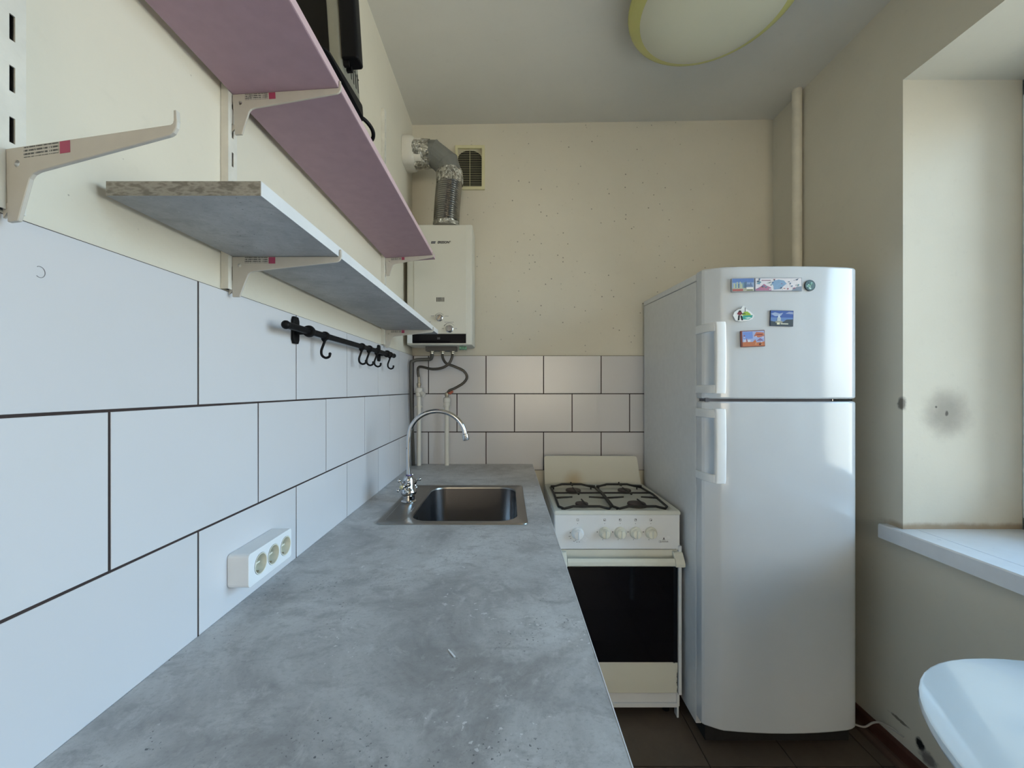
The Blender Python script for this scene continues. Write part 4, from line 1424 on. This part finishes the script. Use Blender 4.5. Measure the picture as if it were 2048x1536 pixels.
# ------------------------------------------------------------------ refrigerator
rx0, rx1, rb, rf = 0.703, 1.268, 2.112, 1.530
fr_ = thing('refrigerator', 'tall white two-door refrigerator beside the stove', 'refrigerator', ((rx0 + rx1) / 2, 1.8, 0))
def slab(x0, x1, y0, y1, z0, zf_, zb_, z0f=None):
    b = MB()
    b.add([(x0, y0, z0), (x1, y0, z0), (x1, y1, z0), (x0, y1, z0), (x0, y0, zf_), (x1, y0, zf_), (x1, y1, zb_), (x0, y1, zb_)],
          [(3, 2, 1, 0), (4, 5, 6, 7), (0, 1, 5, 4), (1, 2, 6, 5), (2, 3, 7, 6), (3, 0, 4, 7)])
    return b
slab(rx0, rx1, rf, rb, 0.055, H + 0.399, H + 0.424).build('cabinet', M['fridge_side'], fr_, bevel=0.003)
b = MB()
za, zb2 = H + 0.4005, H + 0.4255
b.add([(rx0 - 0.001, rf - 0.002, za), (rx1 + 0.001, rf - 0.002, za), (rx1 + 0.001, rb, zb2), (rx0 - 0.001, rb, zb2),
       (rx0 - 0.001, rf - 0.002, za + 0.026), (rx1 + 0.001, rf - 0.002, za + 0.026), (rx1 + 0.001, rb, zb2 + 0.022), (rx0 - 0.001, rb, zb2 + 0.022)],
      [(3, 2, 1, 0), (4, 5, 6, 7), (0, 1, 5, 4), (1, 2, 6, 5), (2, 3, 7, 6), (3, 0, 4, 7)])
b.build('top_cover', M['fridge_side'], fr_, bevel=0.003)
def door_y(x):
    t = (x - 0.985) / 0.24
    return 1.4445 + 0.0165 * t * t
dp_ = [(rx0 + 0.001, 1.526), (rx0 + 0.0015, 1.502), (rx0 + 0.003, 1.491), (rx0 + 0.010, 1.484), (rx0 + 0.052, 1.4625)]
for k in range(9):
    x = 0.768 + (1.210 - 0.768) * k / 8
    dp_.append((x, door_y(x)))
dp_ += [(1.222, 1.4620), (1.234, 1.4655), (1.244, 1.4700), (1.2515, 1.4755), (1.2575, 1.4825), (1.262, 1.4915), (1.265, 1.502), (rx1 - 0.001, 1.526)]
def door(z0, z1, name):
    def ins(d):
        cx, cyy = 0.985, 1.526
        return [(x + (cx - x) * d / 0.28, y + (cyy - y) * d / 0.08 if y < 1.525 else y) for x, y in dp_]
    b = MB()
    b.loft([[(x, y, z) for x, y in ins(d)] for z, d in ((z0, 0.006), (z0 + 0.002, 0.002), (z0 + 0.006, 0.0), (z1 - 0.006, 0.0), (z1 - 0.002, 0.002), (z1, 0.006))], True, True)
    return b.build(name, M['fridge'], fr_, smooth=16)
zg0, zg1 = H - 0.0465, H - 0.0365
fd_ = door(zg1, H + 0.4325, 'freezer_door')
ld_ = door(H - 1.220, zg0, 'fridge_door')
MB().box(rx0 + 0.012, rx1 - 0.034, 1.481, 1.529, zg0 - 0.002, zg1 + 0.002).build('gap_trim', M['grey_gap'], fr_)
MB().box(1.17, 1.242, 1.476, 1.53, zg0 + 0.0008, zg1 - 0.0008).build('hinge', M['chrome'], fr_, bevel=0.001)
MB().box(rx0 + 0.02, rx1 - 0.02, 1.50, 1.60, 0.018, 0.075).build('plinth', M['dark_gap'], fr_)  # near-black block filling the shaded gap under the doors
for x in (rx0 + 0.06, rx1 - 0.06):
    for y in (1.57, 2.06):
        MB().cyl((x, y, 0.0004), (x, y, 0.056), 0.018, 0.014, 14).build('foot', M['black_plastic'], fr_, smooth=40)
def fridge_handle(z0, z1, dr):
    plan = [(rx0 - 0.003, 1.528), (rx0 - 0.003, 1.500), (rx0 + 0.0005, 1.470), (rx0 + 0.006, 1.440), (rx0 + 0.016, 1.426), (rx0 + 0.030, 1.424),
            (rx0 + 0.030, 1.434), (rx0 + 0.020, 1.438), (rx0 + 0.013, 1.452), (rx0 + 0.008, 1.476), (rx0 + 0.006, 1.500), (rx0 + 0.006, 1.528)]
    h = dr
    for za_, zb_ in ((z1 - 0.031, z1), (z0, z0 + 0.029)):
        MB().prism(plan, 'z', za_, zb_).build('handle_arm', M['white_plastic'], dr, bevel=0.002, smooth=40)
    bar = rrect(rx0 + 0.0185, rx0 + 0.056, 1.4195, 1.4395, 0.006, 3)
    g = MB()
    g.loft([[(x + e_, y, z) for x, y in bar] for z, e_ in ((z0 - 0.001, -0.002), (z0 + 0.012, 0), ((z0 + z1) / 2, 0.0015), (z1 - 0.012, 0), (z1 + 0.001, -0.002))], True, True)
    g.build('handle', M['white_plastic'], h, bevel=0.002, smooth=40)
fridge_handle(H - 0.017, H + 0.231, fd_)
fridge_handle(H - 0.330, H - 0.072, ld_)

# magnets on the freezer door ------------------------------------------------
def magnet(name, label, x0, x1, z0, z1, base, shapes, tilt=0.0, outline=None, t=0.004):
    xc, zc = (x0 + x1) / 2, (z0 + z1) / 2
    hw, hh = (x1 - x0) / 2, (z1 - z0) / 2
    yd = min(door_y(x0), door_y(x1), door_y(xc)) - 0.0003
    m = thing(name, label, 'fridge magnet', (xc, yd, zc), 'magnets on the freezer door')
    P = lambda u, v: (xc + u * hw, zc + v * hh)
    out = outline or [(-1, -1), (1, -1), (1, 1), (-1, 1)]
    b = MB().prism([P(u, v) for u, v in out], 'y', yd - t, yd)
    b.build('plate', base, m, bevel=0.0006, seg=1)
    mats, b = [], MB()
    for k, (poly, colr) in enumerate(shapes):
        mt = flat(*colr)
        if mt not in mats:
            mats.append(mt)
        d = yd - t - 0.00006 * (k + 1)
        b.prism([P(u, v) for u, v in poly], 'y', d, yd - t + 0.0001, m=mats.index(mt))
    b.build('picture', mats, m)
    slope = math.atan((door_y(xc + 0.01) - door_y(xc - 0.01)) / 0.02)
    m.rotation_euler = (0, -tilt, slope)
    return m
R = lambda a, c, b_, d: [(a, c), (b_, c), (b_, d), (a, d)]
rnd = random.Random(9)
white = flat(225, 228, 230)
sh = [(R(-0.93, -0.93, 0.95, 0.93), (150, 172, 205)), (R(-0.93, 0.35, 0.95, 0.93), (96, 128, 188)), (R(-0.93, -0.93, 0.95, -0.45), (176, 176, 160))]
for k in range(9):
    u = -0.8 + 0.13 * k
    tp = rnd.uniform(0.0, 0.5)
    sh.append((R(u, -0.45, u + 0.09, tp), rnd.choice([(190, 200, 170), (120, 160, 175), (205, 200, 150), (90, 120, 150)])))
sh += [([(0.25, -0.4), (0.45, 0.2), (0.55, -0.1), (0.7, 0.35), (0.9, -0.4)], (110, 130, 165)), (R(-0.9, -0.88, 0.0, -0.62), (176, 92, 92)), (R(0.3, -0.7, 0.9, -0.35), (226, 222, 216)), (R(0.35, -0.85, 0.85, -0.68), (110, 120, 90))]
magnet('city_magnet', 'small blue city-view fridge magnet, left end of the top row', 0.791, 0.868, H + 0.341, H + 0.389, flat(150, 152, 160), sh)
sh = [(R(-0.97, -0.92, 0.97, 0.92), (214, 210, 214)), ([(-0.97, -0.92), (-0.3, -0.92), (-0.32, -0.45), (-0.5, -0.2), (-0.62, 0.1), (-0.75, -0.3), (-0.97, -0.7)], (172, 112, 138)),
      ([(-0.30, 0.1), (-0.18, 0.55), (0.0, 0.75), (0.22, 0.6), (0.35, 0.1), (0.2, -0.3), (0.1, -0.7), (-0.2, -0.8), (-0.22, -0.2)], (128, 158, 188)),
      ([(0.55, -0.92), (0.97, -0.92), (0.97, -0.3), (0.8, -0.35), (0.65, -0.6)], (124, 136, 150)), ([(-0.52, 0.15), (-0.30, 0.45), (-0.36, 0.2)], (86, 118, 104)), ([(0.62, 0.6), (0.86, 0.9), (0.80, 0.6)], (74, 90, 112)),
      (R(-0.72, 0.55, -0.33, 0.68), (150, 118, 132)), ([(-0.95, 0.1), (-0.78, 0.5), (-0.80, 0.0)], (112, 150, 176))]
for k in range(26):
    u, v = rnd.uniform(-0.9, 0.9), rnd.uniform(-0.75, 0.8)
    a_, b_ = rnd.uniform(0.02, 0.07), rnd.uniform(0.05, 0.16)
    sh.append(([(u - a_, v), (u, v - b_), (u + a_, v + b_ * 0.4), (u, v + b_)], rnd.choice([(92, 122, 160), (158, 80, 108), (92, 138, 150), (226, 228, 232), (190, 120, 110), (70, 90, 120)])))
magnet('panorama_magnet', 'long white illustrated panorama fridge magnet in the top row', 0.8705, 1.034, H + 0.3425, H + 0.389, flat(140, 146, 158), sh)
rc = [(cos(2 * pi * k / 24), sin(2 * pi * k / 24)) for k in range(24)]
sh = [([(u * 0.86, v * 0.86) for u, v in rc], (66, 96, 96))]
for k in range(18):
    an, r0 = rnd.uniform(0, 6.28), rnd.uniform(0.1, 0.62)
    u, v = r0 * cos(an), r0 * sin(an)
    sh.append(([(u - 0.14, v - 0.06), (u + 0.02, v - 0.16), (u + 0.15, v + 0.08), (u - 0.05, v + 0.15)], rnd.choice([(150, 190, 180), (110, 160, 120), (40, 60, 80), (190, 210, 205), (70, 130, 120)])))
magnet('round_magnet', 'round dark green fridge magnet at the right of the top row', 1.0445, 1.0835, H + 0.343, H + 0.382, flat(24, 40, 44), sh, outline=rc)
ol = [(-1, -0.25), (-0.85, 0.25), (-0.5, 0.55), (-0.25, 0.6), (-0.12, 0.95), (0.08, 1.0), (0.2, 0.6), (0.55, 0.35), (0.8, 0.0), (1, -0.25), (0.85, -0.7), (0.45, -0.92), (-0.3, -1), (-0.75, -0.85)]
sh = [([(-0.15, -0.1), (0.05, 0.22), (0.35, 0.25), (0.6, 0.0), (0.7, -0.25), (-0.1, -0.25)], (150, 182, 70)), ([(-0.3, -0.55), (0.0, -0.25), (0.85, -0.2), (0.8, -0.5), (0.5, -0.75), (0.0, -0.75)], (62, 160, 150)),
      ([(0.1, -0.55), (0.5, -0.45), (0.75, -0.55), (0.4, -0.68)], (190, 222, 216)), ([(-0.62, -0.05), (-0.45, 0.3), (-0.2, 0.25), (-0.1, -0.05), (-0.35, -0.25)], (120, 46, 60)), ([(-0.5, 0.2), (-0.42, 0.42), (-0.22, 0.38), (-0.24, 0.2)], (40, 36, 40)),
      ([(-0.2, 0.05), (0.15, 0.0), (0.2, -0.08), (-0.15, -0.08)], (30, 50, 60)), (R(0.12, 0.2, 0.17, 0.75), (40, 50, 60)), ([(-0.5, -0.2), (-0.35, -0.25), (-0.4, -0.85), (-0.55, -0.85)], (24, 34, 46)), ([(-0.3, -0.25), (-0.15, -0.25), (-0.05, -0.85), (-0.2, -0.85)], (24, 34, 46))]
magnet('cutout_magnet', 'white die-cut fridge magnet with a green hill and turquoise sea', 0.796, 0.868, H + 0.236, H + 0.292, white, sh, outline=ol)
sh = [(R(-0.96, -0.95, 0.96, 0.95), (92, 124, 176)), (R(-0.96, 0.1, 0.96, 0.95), (56, 86, 156)), ([(-0.96, 0.55), (-0.6, 0.75), (-0.2, 0.6), (0.1, 0.72), (-0.1, 0.3), (-0.6, 0.25)], (150, 166, 196)), ([(0.3, 0.6), (0.6, 0.85), (0.96, 0.8), (0.96, 0.55)], (140, 152, 186)),
      ([(-0.96, -0.95), (0.96, -0.95), (0.96, -0.1), (0.4, -0.15), (0.1, -0.45), (-0.4, -0.5), (-0.96, -0.35)], (56, 66, 72)), (R(-0.4, -0.5, -0.1, 0.1), (176, 186, 190)), ([(-0.35, 0.1), (-0.25, 0.5), (-0.15, 0.1)], (206, 214, 220)), (R(-0.55, -0.6, 0.05, -0.35), (150, 150, 130)),
      (R(-0.42, -0.8, -0.18, -0.55), (226, 222, 190)), (R(-0.1, -0.76, 0.55, -0.64), (206, 206, 190))]
magnet('tower_magnet', 'dark blue landscape fridge magnet with a pale tower', 0.9235, 1.0045, H + 0.219, H + 0.274, flat(40, 56, 84), sh, tilt=radians(-1.5))
sh = [(R(-0.85, -0.92, 0.95, 0.92), (158, 172, 214)), (R(-0.8, 0.0, 0.0, 0.85), (110, 140, 206)), ([(0.1, 0.3), (0.3, 0.8), (0.9, 0.7), (0.95, 0.3), (0.5, 0.1)], (186, 112, 88)), ([(-0.85, -0.92), (0.95, -0.92), (0.95, -0.4), (0.3, -0.5), (0.2, -0.1), (0.0, -0.4), (-0.85, -0.4)], (186, 112, 76)),
      (R(-0.75, -0.4, -0.2, -0.15), (206, 212, 222)), ([(-0.6, -0.4), (-0.5, 0.1), (-0.42, -0.4)], (150, 90, 110)), ([(0.3, -0.3), (0.6, 0.05), (0.9, -0.3)], (130, 110, 150)), (R(0.5, -0.85, 0.7, -0.6), (96, 50, 40)), (R(0.3, 0.4, 0.8, 0.52), (140, 60, 60))]
for k in range(10):
    u, v = rnd.uniform(-0.8, 0.85), rnd.uniform(-0.85, 0.7)
    sh.append((R(u, v, u + 0.12, v + 0.1), rnd.choice([(206, 150, 110), (120, 130, 190), (170, 90, 80), (214, 206, 214)])))
magnet('orange_magnet', 'orange-brown old-town fridge magnet lowest on the door', 0.822, 0.904, H + 0.147, H + 0.204, flat(120, 62, 50), sh, tilt=radians(2))

# fridge cord
b = MB().tube(spline([(1.25, 1.66, 0.030), (1.275, 1.625, 0.012), (1.300, 1.590, 0.0225), (1.325, 1.565, 0.0235), (1.3445, 1.545, 0.030), (1.360, 1.525, 0.062), (1.372, 1.505, 0.078), (1.379, 1.47, 0.086), (1.381, 1.43, 0.090)], 6), 0.0034, 10)
b.build('power_cord', M['cord'], fr_, smooth=60)

# ------------------------------------------------------------------ table
tz = H - 0.57
tb_ = thing('dining_table', 'white round-cornered table by the window sill', 'table', (1.006, 0.35, 0))
def sup(a, b_, z, n=2.25, k=72):
    out = []
    for i in range(k):
        t = 2 * pi * i / k
        c, s_ = cos(t), sin(t)
        out.append((1.006 + a * math.copysign(abs(c) ** (2 / n), c), 0.345 + b_ * math.copysign(abs(s_) ** (2 / n), s_), z))
    return out
b = MB().loft([sup(0.352, 0.516, tz - 0.022), sup(0.359, 0.523, tz - 0.019), sup(0.362, 0.526, tz - 0.010), sup(0.360, 0.524, tz - 0.002), sup(0.356, 0.520, tz)], True, True)
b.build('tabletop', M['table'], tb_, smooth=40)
for sx_ in (-1, 1):
    for sy_ in (-1, 1):
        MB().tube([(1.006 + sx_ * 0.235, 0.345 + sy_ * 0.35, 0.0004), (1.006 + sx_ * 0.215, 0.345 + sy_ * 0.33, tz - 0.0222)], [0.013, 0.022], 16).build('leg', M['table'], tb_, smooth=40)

# ------------------------------------------------------------------ ceiling lamp
lx, ly, lr = 0.712, 1.425, 0.282
lz = H + 1.325
lp = thing('ceiling_lamp', 'round frosted glass ceiling lamp with a yellow-green rim', 'lamp', (lx, ly, ceil_z(lx)))
b = MB()
prof = [(0.0, -0.040), (0.08, -0.039), (0.15, -0.034), (0.20, -0.024), (0.228, -0.014), (0.240, -0.008), (0.239, -0.003), (0.226, -0.009), (0.197, -0.018), (0.148, -0.028), (0.08, -0.033), (0.0, -0.034)]
b.lathe(prof, (lx, ly, lz), seg=64)
b.build('glass_dish', M['lamp_glass'], lp, smooth=60)
b = MB()
prof = [(0.2402, -0.008), (0.258, -0.001), (0.270, 0.006), (lr - 0.003, 0.014), (lr, 0.022), (lr - 0.003, 0.027), (lr - 0.010, 0.020), (0.262, 0.008), (0.2402, -0.003), (0.2402, -0.008)]
b.lathe(prof, (lx, ly, lz), seg=64)
b.build('rim', M['lamp_rim'], lp, smooth=60)
b = MB().lathe([(0.06, -0.05), (0.062, 0.0), (0.0, 0.0)], (lx, ly, ceil_z(lx) - 0.002))
b.build('ceiling_plate', M['white_plastic'], lp, smooth=40)
for k in range(3):
    an = radians(75 + 120 * k)
    d = Vector((cos(an), sin(an), 0))
    c = Vector((lx, ly, 0))
    top = ceil_z(lx) - 0.03
    b = MB().tube([c + d * 0.058 + Vector((0, 0, top)), c + d * 0.16 + Vector((0, 0, top - 0.004)), c + d * 0.262 + Vector((0, 0, lz + 0.030)), c + d * 0.276 + Vector((0, 0, lz + 0.018))], 0.0025, 8)
    b.build('holder_arm', M['chrome'], lp, smooth=40)
